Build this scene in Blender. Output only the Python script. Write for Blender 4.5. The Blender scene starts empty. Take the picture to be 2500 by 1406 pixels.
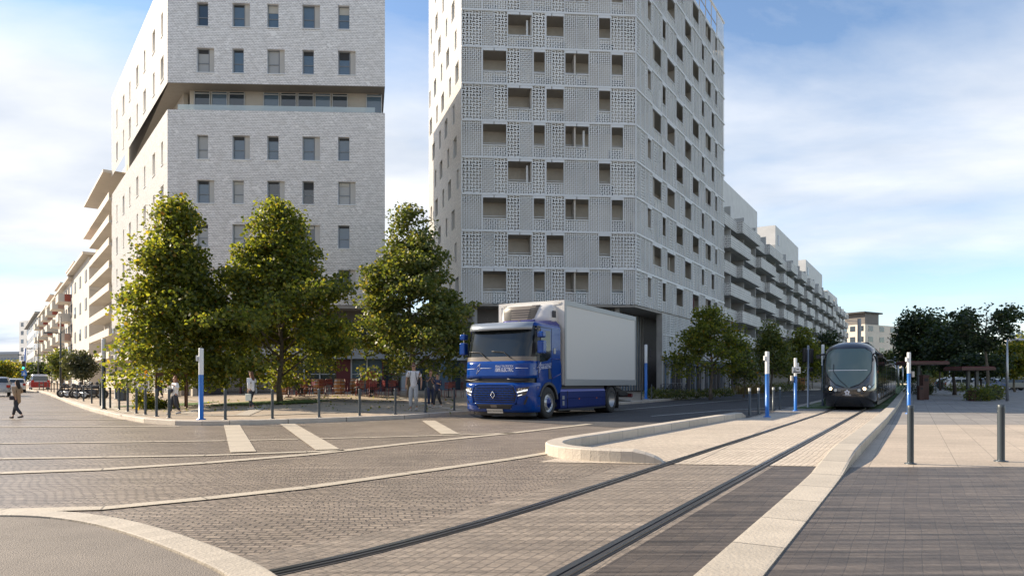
import bpy, bmesh, math, random
import numpy as np
from mathutils import Vector, Matrix
random.seed(7); RNG = np.random.default_rng(7)
SC = bpy.context.scene
C = SC.collection
# ---------------------------------------------------------------- camera
FPX, HOR, CX, CH = 1667.0, 936.0, 1250.0, 1.3      # focal length in photo pixels, horizon row, centre column, eye height
cam_d = bpy.data.cameras.new('camera'); cam = bpy.data.objects.new('camera', cam_d); C.objects.link(cam)
cam.location = (0, 0, CH); cam.rotation_euler = (math.pi/2, 0, 0)
cam_d.sensor_width = 36; cam_d.lens = 36*FPX/2500; cam_d.shift_y = (HOR-703)/2500
cam_d.clip_start = .1; cam_d.clip_end = 5000
SC.camera = cam
# ---------------------------------------------------------------- sky, sun, exposure
SUN_AZ, SUN_EL = math.radians(-72), math.radians(31)
W = bpy.data.worlds.new('World'); SC.world = W; W.use_nodes = True
nt = W.node_tree; nt.nodes.clear()
def N(t, **k):
    n = nt.nodes.new(t)
    for a, v in k.items(): setattr(n, a, v)
    return n
def mth(op, a, b=None, clamp=False):
    n = nt.nodes.new('ShaderNodeMath'); n.operation = op; n.use_clamp = clamp
    for i, v in enumerate((a, b)):
        if v is None: continue
        if isinstance(v, (int, float)): n.inputs[i].default_value = v
        else: nt.links.new(v, n.inputs[i])
    return n.outputs[0]
sky = N('ShaderNodeTexSky', sky_type='NISHITA', sun_disc=False)
sky.sun_elevation = SUN_EL; sky.sun_rotation = SUN_AZ; sky.air_density = 1.0; sky.dust_density = .25; sky.ozone_density = 2.0
tc = N('ShaderNodeTexCoord'); sp = N('ShaderNodeSeparateXYZ'); nt.links.new(tc.outputs['Generated'], sp.inputs[0])
zz = mth('ADD', mth('MAXIMUM', sp.outputs[2], 0.0), .16)
cx_ = mth('DIVIDE', sp.outputs[0], zz); cy_ = mth('DIVIDE', sp.outputs[1], zz)
cb = N('ShaderNodeCombineXYZ'); nt.links.new(cx_, cb.inputs[0]); nt.links.new(cy_, cb.inputs[1])
mp = N('ShaderNodeMapping'); mp.inputs['Scale'].default_value = (.62, .95, 1); mp.inputs['Rotation'].default_value = (0, 0, .5)
mp.inputs['Location'].default_value = (3.1, 1.7, 0)
nt.links.new(cb.outputs[0], mp.inputs[0])
n1 = N('ShaderNodeTexNoise'); n1.inputs['Scale'].default_value = .9; n1.inputs['Detail'].default_value = 9; n1.inputs['Roughness'].default_value = .58; n1.inputs['Distortion'].default_value = .25
nt.links.new(mp.outputs[0], n1.inputs['Vector'])
cov = N('ShaderNodeValToRGB'); cr = cov.color_ramp     # how much of the sky is covered, by height above the horizon
cr.elements[0].position = 0; cr.elements[0].color = (.62,)*3+(1,)
cr.elements[1].position = 1; cr.elements[1].color = (.5,)*3+(1,)
for p, v in ((.07, .5), (.12, .46), (.17, .76), (.25, .90), (.33, .74), (.42, .52)):
    e = cr.elements.new(p); e.color = (v, v, v, 1)
nt.links.new(sp.outputs[2], cov.inputs[0])
west = mth('MULTIPLY', mth('MULTIPLY', sp.outputs[0], -.5, True), mth('SUBTRACT', 1.0, mth('MULTIPLY', sp.outputs[2], 2.2), True))   # thicker layer low in the west
f = mth('MULTIPLY', mth('ADD', mth('ADD', mth('SUBTRACT', n1.outputs['Fac'], .98), cov.outputs[0]), west), 2.9, True)
f2 = mth('POWER', f, .8)
n2 = N('ShaderNodeTexNoise'); n2.inputs['Scale'].default_value = 2.2; n2.inputs['Detail'].default_value = 6
nt.links.new(mp.outputs[0], n2.inputs['Vector'])
cc = N('ShaderNodeMixRGB'); cc.inputs[1].default_value = (3.1, 3.5, 4.15, 1); cc.inputs[2].default_value = (5.5, 5.5, 5.5, 1)
nt.links.new(mth('MULTIPLY', mth('SUBTRACT', n2.outputs['Fac'], .3), 2.4, True), cc.inputs[0])
mx = N('ShaderNodeMixRGB'); nt.links.new(f2, mx.inputs[0]); nt.links.new(sky.outputs[0], mx.inputs[1]); nt.links.new(cc.outputs[0], mx.inputs[2])
bg = N('ShaderNodeBackground'); bg.inputs['Strength'].default_value = .1; nt.links.new(mx.outputs[0], bg.inputs[0])
wo = N('ShaderNodeOutputWorld'); nt.links.new(bg.outputs[0], wo.inputs[0])
sun_d = bpy.data.lights.new('sun', 'SUN'); sun_d.energy = 4.4; sun_d.angle = math.radians(.6); sun_d.color = (1, .85, .66)
sun = bpy.data.objects.new('sun', sun_d); C.objects.link(sun)
sv = Vector((math.sin(SUN_AZ)*math.cos(SUN_EL), math.cos(SUN_AZ)*math.cos(SUN_EL), math.sin(SUN_EL)))
sun.rotation_euler = sv.to_track_quat('Z', 'Y').to_euler(); sun.location = sv*100
vs = SC.view_settings; vs.view_transform = 'Standard'; vs.look = 'None'; vs.exposure = 1.1; vs.gamma = 1; vs.use_curve_mapping = False

# ---------------------------------------------------------------- materials
def newmat(name):
    m = bpy.data.materials.new(name); m.use_nodes = True
    return m, m.node_tree, m.node_tree.nodes['Principled BSDF']
def M(name, col, rough=.6, metal=0, var=0, scale=3, bump=0, bscale=40, coat=0, emit=None, es=1, spec=.5, stretch=None, vcol=None):
    m, t, b = newmat(name); L = t.links.new
    b.inputs['Base Color'].default_value = (*col, 1); b.inputs['Roughness'].default_value = rough; b.inputs['Metallic'].default_value = metal
    b.inputs['Coat Weight'].default_value = coat; b.inputs['Coat Roughness'].default_value = .04; b.inputs['Specular IOR Level'].default_value = spec
    if emit: b.inputs['Emission Color'].default_value = (*emit, 1); b.inputs['Emission Strength'].default_value = es
    if var or bump:
        tc = t.nodes.new('ShaderNodeTexCoord'); mp = t.nodes.new('ShaderNodeMapping'); L(tc.outputs['Object'], mp.inputs[0])
        if stretch: mp.inputs['Scale'].default_value = stretch
    if var:
        n = t.nodes.new('ShaderNodeTexNoise'); n.inputs['Scale'].default_value = scale; n.inputs['Detail'].default_value = 6; n.inputs['Roughness'].default_value = .65
        L(mp.outputs[0], n.inputs['Vector'])
        r = t.nodes.new('ShaderNodeValToRGB'); r.color_ramp.elements[0].position = .3; r.color_ramp.elements[1].position = .7
        c0 = vcol or tuple(c*(1-var) for c in col)
        r.color_ramp.elements[0].color = (*c0, 1); r.color_ramp.elements[1].color = (*[min(1, c*(1+var*.6)) for c in col], 1)
        L(n.outputs['Fac'], r.inputs[0]); L(r.outputs[0], b.inputs['Base Color'])
    if bump:
        n = t.nodes.new('ShaderNodeTexNoise'); n.inputs['Scale'].default_value = bscale; n.inputs['Detail'].default_value = 4
        L(mp.outputs[0], n.inputs['Vector'])
        bp = t.nodes.new('ShaderNodeBump'); bp.inputs['Strength'].default_value = bump; bp.inputs['Distance'].default_value = .02
        L(n.outputs['Fac'], bp.inputs['Height']); L(bp.outputs[0], b.inputs['Normal'])
    return m
def paving(name, c1, c2, gap, bw, bh, mortar=.012, rot=0.0, warp=.0, rough=.55, bump=.5, big=.25, offset=.5, streak=0, spec=.5, uv=False, patch=None):
    """setts, slabs or shingles: brick texture in metres with per-stone colour, worn patches and bump"""
    m, t, b = newmat(name); L = t.links.new
    tc = t.nodes.new('ShaderNodeTexCoord'); mp = t.nodes.new('ShaderNodeMapping'); mp.inputs['Rotation'].default_value = (0, 0, rot)
    L(tc.outputs['UV' if uv else 'Object'], mp.inputs[0]); vec = mp.outputs[0]
    if warp:
        n = t.nodes.new('ShaderNodeTexNoise'); n.inputs['Scale'].default_value = .5; n.inputs['Detail'].default_value = 2; L(vec, n.inputs['Vector'])
        s = t.nodes.new('ShaderNodeVectorMath'); s.operation = 'SCALE'; s.inputs['Scale'].default_value = warp; L(n.outputs['Color'], s.inputs[0])
        a = t.nodes.new('ShaderNodeVectorMath'); a.operation = 'ADD'; L(vec, a.inputs[0]); L(s.outputs[0], a.inputs[1]); vec = a.outputs[0]
    k = t.nodes.new('ShaderNodeTexBrick'); k.inputs['Scale'].default_value = 1; k.inputs['Brick Width'].default_value = bw; k.inputs['Row Height'].default_value = bh
    k.inputs['Mortar Size'].default_value = mortar; k.inputs['Mortar Smooth'].default_value = .3; k.offset = offset; k.inputs['Bias'].default_value = 0
    k.inputs['Color1'].default_value = (*c1, 1); k.inputs['Color2'].default_value = (*c2, 1); k.inputs['Mortar'].default_value = (*gap, 1)
    L(vec, k.inputs['Vector'])
    n = t.nodes.new('ShaderNodeTexNoise'); n.inputs['Scale'].default_value = .35; n.inputs['Detail'].default_value = 7; n.inputs['Roughness'].default_value = .7; L(mp.outputs[0], n.inputs['Vector'])
    mr = t.nodes.new('ShaderNodeMapRange'); mr.inputs[1].default_value = .3; mr.inputs[2].default_value = .7; mr.inputs[3].default_value = 1-big; mr.inputs[4].default_value = 1+big*.6
    L(n.outputs['Fac'], mr.inputs[0])
    mu = t.nodes.new('ShaderNodeVectorMath'); mu.operation = 'SCALE'; L(k.outputs['Color'], mu.inputs[0]); L(mr.outputs[0], mu.inputs['Scale'])
    col = mu.outputs[0]
    n3 = t.nodes.new('ShaderNodeTexNoise'); n3.inputs['Scale'].default_value = 22; n3.inputs['Detail'].default_value = 5; L(vec, n3.inputs['Vector'])
    mr3 = t.nodes.new('ShaderNodeMapRange'); mr3.inputs[1].default_value = .3; mr3.inputs[2].default_value = .7; mr3.inputs[3].default_value = .82; mr3.inputs[4].default_value = 1.14
    L(n3.outputs['Fac'], mr3.inputs[0])
    mu3 = t.nodes.new('ShaderNodeVectorMath'); mu3.operation = 'SCALE'; L(col, mu3.inputs[0]); L(mr3.outputs[0], mu3.inputs['Scale']); col = mu3.outputs[0]
    if streak:        # tyre-polished tracks running one way
        ms = t.nodes.new('ShaderNodeMapping'); ms.inputs['Scale'].default_value = (.35, 7.5, 1); ms.inputs['Rotation'].default_value = (0, 0, rot); L(tc.outputs['Object'], ms.inputs[0])
        ns = t.nodes.new('ShaderNodeTexNoise'); ns.inputs['Scale'].default_value = 1.5; ns.inputs['Detail'].default_value = 6; L(ms.outputs[0], ns.inputs['Vector'])
        m4 = t.nodes.new('ShaderNodeMapRange'); m4.inputs[1].default_value = .35; m4.inputs[2].default_value = .65; m4.inputs[3].default_value = 1-streak; m4.inputs[4].default_value = 1+streak
        L(ns.outputs['Fac'], m4.inputs[0])
        m5 = t.nodes.new('ShaderNodeVectorMath'); m5.operation = 'SCALE'; L(col, m5.inputs[0]); L(m4.outputs[0], m5.inputs['Scale']); col = m5.outputs[0]
    L(col, b.inputs['Base Color']); b.inputs['Roughness'].default_value = rough; b.inputs['Specular IOR Level'].default_value = spec
    inv = t.nodes.new('ShaderNodeMath'); inv.operation = 'SUBTRACT'; inv.inputs[0].default_value = 1; L(k.outputs['Fac'], inv.inputs[1])
    ad = t.nodes.new('ShaderNodeMath'); ad.operation = 'MULTIPLY_ADD'; L(n3.outputs['Fac'], ad.inputs[0]); ad.inputs[1].default_value = .35; L(inv.outputs[0], ad.inputs[2])
    bp = t.nodes.new('ShaderNodeBump'); bp.inputs['Strength'].default_value = bump; bp.inputs['Distance'].default_value = .02
    L(ad.outputs[0], bp.inputs['Height']); L(bp.outputs[0], b.inputs['Normal'])
    return m
def stones(name, col, amp=.16):
    """separate kerb stones: UV u counts the stones, a dark joint between each pair"""
    m, t, b = newmat(name); L = t.links.new
    tc = t.nodes.new('ShaderNodeTexCoord'); sp = t.nodes.new('ShaderNodeSeparateXYZ'); L(tc.outputs['UV'], sp.inputs[0])
    def mt(op, a, c=None):
        n = t.nodes.new('ShaderNodeMath'); n.operation = op
        for i, v in enumerate((a, c)):
            if v is None: continue
            if isinstance(v, (int, float)): n.inputs[i].default_value = v
            else: L(v, n.inputs[i])
        return n.outputs[0]
    wn = t.nodes.new('ShaderNodeTexWhiteNoise'); wn.noise_dimensions = '1D'; L(mt('FLOOR', sp.outputs[0]), wn.inputs['W'])
    fr = mt('FRACT', sp.outputs[0]); j = mt('MAXIMUM', mt('LESS_THAN', fr, .012), mt('GREATER_THAN', fr, .988))
    n = t.nodes.new('ShaderNodeTexNoise'); n.inputs['Scale'].default_value = 2.2; n.inputs['Detail'].default_value = 7; n.inputs['Roughness'].default_value = .7; L(tc.outputs['Object'], n.inputs['Vector'])
    k = mt('ADD', mt('MULTIPLY', wn.outputs['Value'], amp), mt('MULTIPLY', n.outputs['Fac'], .55)); k = mt('ADD', k, .66-amp/2); k = mt('MULTIPLY', k, mt('SUBTRACT', 1, mt('MULTIPLY', j, .55)))
    mu = t.nodes.new('ShaderNodeVectorMath'); mu.operation = 'SCALE'; mu.inputs[0].default_value = col; L(k, mu.inputs['Scale']); L(mu.outputs[0], b.inputs['Base Color']); b.inputs['Roughness'].default_value = .6
    n2 = t.nodes.new('ShaderNodeTexNoise'); n2.inputs['Scale'].default_value = 35; L(tc.outputs['Object'], n2.inputs['Vector'])
    bp = t.nodes.new('ShaderNodeBump'); bp.inputs['Strength'].default_value = .35; bp.inputs['Distance'].default_value = .02; L(n2.outputs['Fac'], bp.inputs['Height']); L(bp.outputs[0], b.inputs['Normal'])
    return m
def shingles(name, base, dark, bw, bh):
    """small overlapping metal shingles: each tilted tile gets its own slope and tone, laid in metres (UV)"""
    m, t, b = newmat(name); L = t.links.new
    tc = t.nodes.new('ShaderNodeTexCoord'); sp = t.nodes.new('ShaderNodeSeparateXYZ'); L(tc.outputs['UV'], sp.inputs[0])
    def mt(op, a, c=None, d=None):
        n = t.nodes.new('ShaderNodeMath'); n.operation = op
        for i, v in enumerate((a, c, d)):
            if v is None: continue
            if isinstance(v, (int, float)): n.inputs[i].default_value = v
            else: L(v, n.inputs[i])
        return n.outputs[0]
    v = mt('DIVIDE', sp.outputs[1], bh); row = mt('FLOOR', v); fv = mt('FRACT', v)
    u = mt('ADD', mt('DIVIDE', sp.outputs[0], bw), mt('MULTIPLY', row, .37)); cu = mt('FLOOR', u); fu = mt('FRACT', u)
    cb = t.nodes.new('ShaderNodeCombineXYZ'); L(cu, cb.inputs[0]); L(row, cb.inputs[1])
    wn = t.nodes.new('ShaderNodeTexWhiteNoise'); wn.noise_dimensions = '2D'; L(cb.outputs[0], wn.inputs['Vector'])
    # clusters of flatter shingles
    pn = t.nodes.new('ShaderNodeTexNoise'); pn.inputs['Scale'].default_value = .9; pn.inputs['Detail'].default_value = 3; L(tc.outputs['UV'], pn.inputs['Vector'])
    flat = mt('GREATER_THAN', mt('ADD', pn.outputs['Fac'], mt('MULTIPLY', wn.outputs['Value'], .35)), .93)
    gap = mt('MULTIPLY', mt('LESS_THAN', fv, .30), mt('GREATER_THAN', fu, .18))
    gap = mt('MULTIPLY', gap, mt('SUBTRACT', 1, mt('MULTIPLY', flat, .75)))
    sc = mt('MULTIPLY_ADD', wn.outputs['Value'], .22, .84)
    mx = t.nodes.new('ShaderNodeMixRGB'); mx.inputs[1].default_value = (*base, 1); mx.inputs[2].default_value = (*dark, 1); L(gap, mx.inputs[0])
    mu = t.nodes.new('ShaderNodeVectorMath'); mu.operation = 'SCALE'; L(mx.outputs[0], mu.inputs[0]); L(sc, mu.inputs['Scale'])
    L(mu.outputs[0], b.inputs['Base Color']); b.inputs['Roughness'].default_value = .42; b.inputs['Metallic'].default_value = .25
    h = mt('ADD', mt('MULTIPLY', fv, .7), mt('MULTIPLY', mt('MULTIPLY', fu, wn.outputs['Value']), .6))
    bp = t.nodes.new('ShaderNodeBump'); bp.inputs['Strength'].default_value = .8; bp.inputs['Distance'].default_value = .05; L(h, bp.inputs['Height']); L(bp.outputs[0], b.inputs['Normal'])
    return m
def lattice(name, col, thick=.18, solid=None):
    """cast screen with real see-through holes: curved slots, alternately lying and standing (UV counts cells).
    solid: colour seen in the slots where the slab is not pierced"""
    m, t, b = newmat(name); L = t.links.new
    def mt(op, a, c=None, d=None):
        n = t.nodes.new('ShaderNodeMath'); n.operation = op
        for i, v in enumerate((a, c, d)):
            if v is None: continue
            if isinstance(v, (int, float)): n.inputs[i].default_value = v
            else: L(v, n.inputs[i])
        return n.outputs[0]
    tc = t.nodes.new('ShaderNodeTexCoord'); sp = t.nodes.new('ShaderNodeSeparateXYZ'); L(tc.outputs['UV'], sp.inputs[0])
    u, v = sp.outputs[0], sp.outputs[1]
    par = mt('GREATER_THAN', mt('MODULO', mt('ADD', mt('FLOOR', u), mt('FLOOR', v)), 2), .5)
    fu = mt('SUBTRACT', mt('FRACT', u), .5); fv = mt('SUBTRACT', mt('FRACT', v), .5)
    a = mt('ADD', mt('MULTIPLY', fu, mt('SUBTRACT', 1, par)), mt('MULTIPLY', fv, par))
    c = mt('ADD', mt('MULTIPLY', fv, mt('SUBTRACT', 1, par)), mt('MULTIPLY', fu, par))
    curve = mt('ADD', c, mt('MULTIPLY', mt('MULTIPLY', a, a), .9)); curve = mt('SUBTRACT', curve, .09)
    hole = mt('MULTIPLY', mt('LESS_THAN', mt('ABSOLUTE', a), .47), mt('LESS_THAN', mt('ABSOLUTE', curve), .36-thick))
    n = t.nodes.new('ShaderNodeTexNoise'); n.inputs['Scale'].default_value = .6; n.inputs['Detail'].default_value = 5; L(tc.outputs['Object'], n.inputs['Vector'])
    mr = t.nodes.new('ShaderNodeMapRange'); mr.inputs[1].default_value = .3; mr.inputs[2].default_value = .7; mr.inputs[3].default_value = .86; mr.inputs[4].default_value = 1.05; L(n.outputs['Fac'], mr.inputs[0])
    mu = t.nodes.new('ShaderNodeVectorMath'); mu.operation = 'SCALE'; mu.inputs[0].default_value = col; L(mr.outputs[0], mu.inputs['Scale'])
    b.inputs['Roughness'].default_value = .6
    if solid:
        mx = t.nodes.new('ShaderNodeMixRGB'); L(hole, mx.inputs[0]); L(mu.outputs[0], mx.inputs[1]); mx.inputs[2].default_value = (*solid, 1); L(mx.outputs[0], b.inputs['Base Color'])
    else:
        L(mu.outputs[0], b.inputs['Base Color']); L(mt('SUBTRACT', 1, hole), b.inputs['Alpha'])
    bp = t.nodes.new('ShaderNodeBump'); bp.inputs['Strength'].default_value = .6; bp.inputs['Distance'].default_value = .04; L(mt('ABSOLUTE', curve), bp.inputs['Height']); L(bp.outputs[0], b.inputs['Normal'])
    return m
def leafmat(name, ramp, trans=.45):
    m, t, b = newmat(name); L = t.links.new
    g = t.nodes.new('ShaderNodeNewGeometry'); r = t.nodes.new('ShaderNodeValToRGB')
    while len(r.color_ramp.elements) > 1: r.color_ramp.elements.remove(r.color_ramp.elements[-1])
    for i, (p, c) in enumerate(ramp):
        e = r.color_ramp.elements[0] if i == 0 else r.color_ramp.elements.new(p); e.position = p; e.color = (*c, 1)
    L(g.outputs['Random Per Island'], r.inputs[0]); L(r.outputs[0], b.inputs['Base Color']); b.inputs['Roughness'].default_value = .5
    tr = t.nodes.new('ShaderNodeBsdfTranslucent'); sc = t.nodes.new('ShaderNodeVectorMath'); sc.operation = 'MULTIPLY'; sc.inputs[1].default_value = (2.6, 2.3, .9)
    L(r.outputs[0], sc.inputs[0]); L(sc.outputs[0], tr.inputs[0])
    mx = t.nodes.new('ShaderNodeMixShader'); mx.inputs[0].default_value = trans
    L(b.outputs[0], mx.inputs[1]); L(tr.outputs[0], mx.inputs[2]); L(mx.outputs[0], t.nodes['Material Output'].inputs[0])
    return m
AV_ROT = -math.atan2(.862, .507)   # avenue direction in plan
mt_ = dict(
 cobble=paving('cobble', (.32,.262,.205), (.235,.192,.155), (.13,.108,.088), .12, .085, .011, rot=-.10, warp=.8, rough=.42, bump=.9, big=.3, streak=.28),
 cobble_light=paving('cobble_light', (.60,.52,.42), (.5,.43,.345), (.36,.305,.24), .12, .09, .010, rot=AV_ROT, warp=.15, rough=.6, bump=.6, big=.16, streak=.14),
 cobble_shaded=paving('cobble_shaded', (.29,.24,.19), (.225,.188,.152), (.185,.155,.125), .12, .09, .009, rot=AV_ROT, warp=.3, rough=.5, bump=.7, big=.25, streak=.28),
 sett_brown_shaded=paving('sett_brown_shaded', (.10,.082,.067), (.08,.066,.056), (.072,.06,.052), .24, .12, .004, rot=AV_ROT, warp=.1, rough=.55, bump=.5, big=.35, streak=.5),  # brown setts, coloured darker to carry the shade over the foreground
 slab=paving('slab', (.45,.375,.295), (.4,.335,.262), (.27,.23,.18), 1.2, .6, .008, rot=AV_ROT, rough=.65, bump=.2, big=.2, streak=.1),
 slab_grey=paving('slab_grey', (.27,.25,.225), (.22,.205,.19), (.12,.11,.1), 1.2, .6, .01, rot=AV_ROT, rough=.7, bump=.2, big=.2),
 slab_plaza=paving('slab_plaza', (.42,.34,.25), (.36,.295,.22), (.2,.16,.12), .9, .45, .01, rot=.3, rough=.65, bump=.25, big=.22),
 plaza_dark=paving('plaza_dark', (.2,.175,.15), (.16,.145,.13), (.08,.07,.06), .6, .3, .01, rot=.3, rough=.65, bump=.25, big=.2),
 kerb=stones('kerb', (.52,.465,.39)), strip=stones('strip', (.46,.41,.335)), band=stones('band', (.47,.415,.33), .03),
 asphalt=M('asphalt', (.062,.06,.06), .8, var=.35, scale=1.1, bump=.6, bscale=90),
 asphalt_brown=M('asphalt_brown', (.19,.165,.14), .75, var=.2, scale=1.3, bump=.6, bscale=90),
 ground=M('ground', (.2,.19,.17), .8, var=.3, scale=.3),
 line=M('road_paint', (.5,.5,.48), .6, var=.3, scale=2),
 rail=M('rail_steel', (.33,.32,.32), .28, 1, var=.2, scale=2), groove=M('groove', (.03,.03,.032), .7), groove2=M('rail_infill', (.09,.085,.08), .7),
 grass=M('grass', (.07,.13,.025), .8, var=.45, scale=3, bump=1, bscale=60),
 white=M('white_render', (.66,.66,.65), .7, var=.1, scale=.8), cream=M('cream_render', (.62,.57,.5), .7, var=.1, scale=.5),
 beige=M('beige_render', (.46,.42,.36), .7, var=.12, scale=.6), concrete=M('concrete', (.36,.35,.33), .75, var=.18, scale=1.2),
 pink=M('pink_render', (.5,.30,.22), .7, var=.1, scale=1), redbal=M('red_balcony', (.4,.09,.055), .6, var=.1),
 shing=shingles('shingles', (.84,.845,.86), (.36,.37,.40), .2, .105), shing2=shingles('shingles_warm', (.78,.76,.72), (.45,.435,.41), .24, .12),
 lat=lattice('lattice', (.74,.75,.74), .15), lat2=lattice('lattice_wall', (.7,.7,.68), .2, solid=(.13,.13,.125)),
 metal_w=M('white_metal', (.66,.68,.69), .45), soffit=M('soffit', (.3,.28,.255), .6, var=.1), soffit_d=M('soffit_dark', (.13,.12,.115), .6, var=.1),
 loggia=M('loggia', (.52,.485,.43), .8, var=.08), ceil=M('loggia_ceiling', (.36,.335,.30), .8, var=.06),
 glass=M('window_glass', (.035,.05,.065), .04, 0, spec=1.0), glass_b=M('blue_glass', (.09,.14,.19), .06, 0, spec=.9), glass_l=M('curtained_glass', (.36,.36,.35), .15, 0),
 blind=M('blind', (.46,.44,.39), .6, var=.08), frame=M('window_frame', (.2,.215,.23), .45), frame_w=M('pale_frame', (.45,.46,.46), .5), shutter=M('shutter', (.47,.45,.41), .6, var=.07, scale=2),
 dark=M('dark_interior', (.022,.022,.024), .6), navy=M('navy_band', (.06,.085,.12), .5), panelg=M('grey_panel', (.36,.385,.42), .45), bordeaux=M('bordeaux', (.12,.02,.025), .5),
 post=M('post_grey', (.045,.058,.068), .42, .2, coat=.2), postc=M('post_cap', (.6,.6,.58), .4), blue=M('signal_blue', (.02,.15,.5), .38, coat=.3), bluew=M('pole_white', (.7,.71,.71), .4),
 steel=M('steel', (.42,.43,.44), .35, .8), black=M('black_plastic', (.018,.018,.02), .45), rubber=M('rubber', (.022,.022,.023), .75, bump=.2), brown=M('rust_brown', (.09,.04,.03), .55, var=.2),
 bark=M('bark', (.14,.115,.085), .85, var=.35, scale=6, bump=.8, bscale=12), barkd=M('bark_dark', (.06,.048,.038), .85, var=.3, scale=6, bump=.8, bscale=12), wood=M('stake_wood', (.13,.07,.045), .8, var=.2),
 red=M('red_paint', (.15,.012,.012), .4, coat=.3), barrel=M('barrel_wood', (.36,.17,.06), .55, var=.25, scale=8), cloth=M('white_cloth', (.75,.74,.7), .8),
)
mt_['leaf_plane'] = leafmat('leaf_plane', [(0,(.045,.07,.018)),(.35,(.085,.112,.026)),(.65,(.135,.16,.032)),(.9,(.17,.185,.035)),(.985,(.24,.19,.035)),(1,(.2,.1,.03))], .55)
mt_['leaf_green'] = leafmat('leaf_green', [(0,(.042,.066,.02)),(.4,(.078,.11,.03)),(.75,(.125,.15,.04)),(1,(.17,.15,.04))], .4)
mt_['leaf_dark'] = leafmat('leaf_dark', [(0,(.012,.027,.013)),(.5,(.022,.044,.018)),(.85,(.045,.07,.024)),(1,(.09,.1,.03))], .3)
mt_['leaf_olive'] = leafmat('leaf_olive', [(0,(.03,.045,.025)),(.5,(.055,.07,.04)),(1,(.11,.12,.07))], .25)
mt_['leaf_lime'] = leafmat('leaf_lime', [(0,(.05,.08,.01)),(.5,(.11,.14,.02)),(1,(.3,.25,.04))], .45)
mt_['straw'] = leafmat('straw', [(0,(.12,.09,.04)),(.5,(.22,.15,.07)),(1,(.16,.17,.05))], .3)

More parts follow.
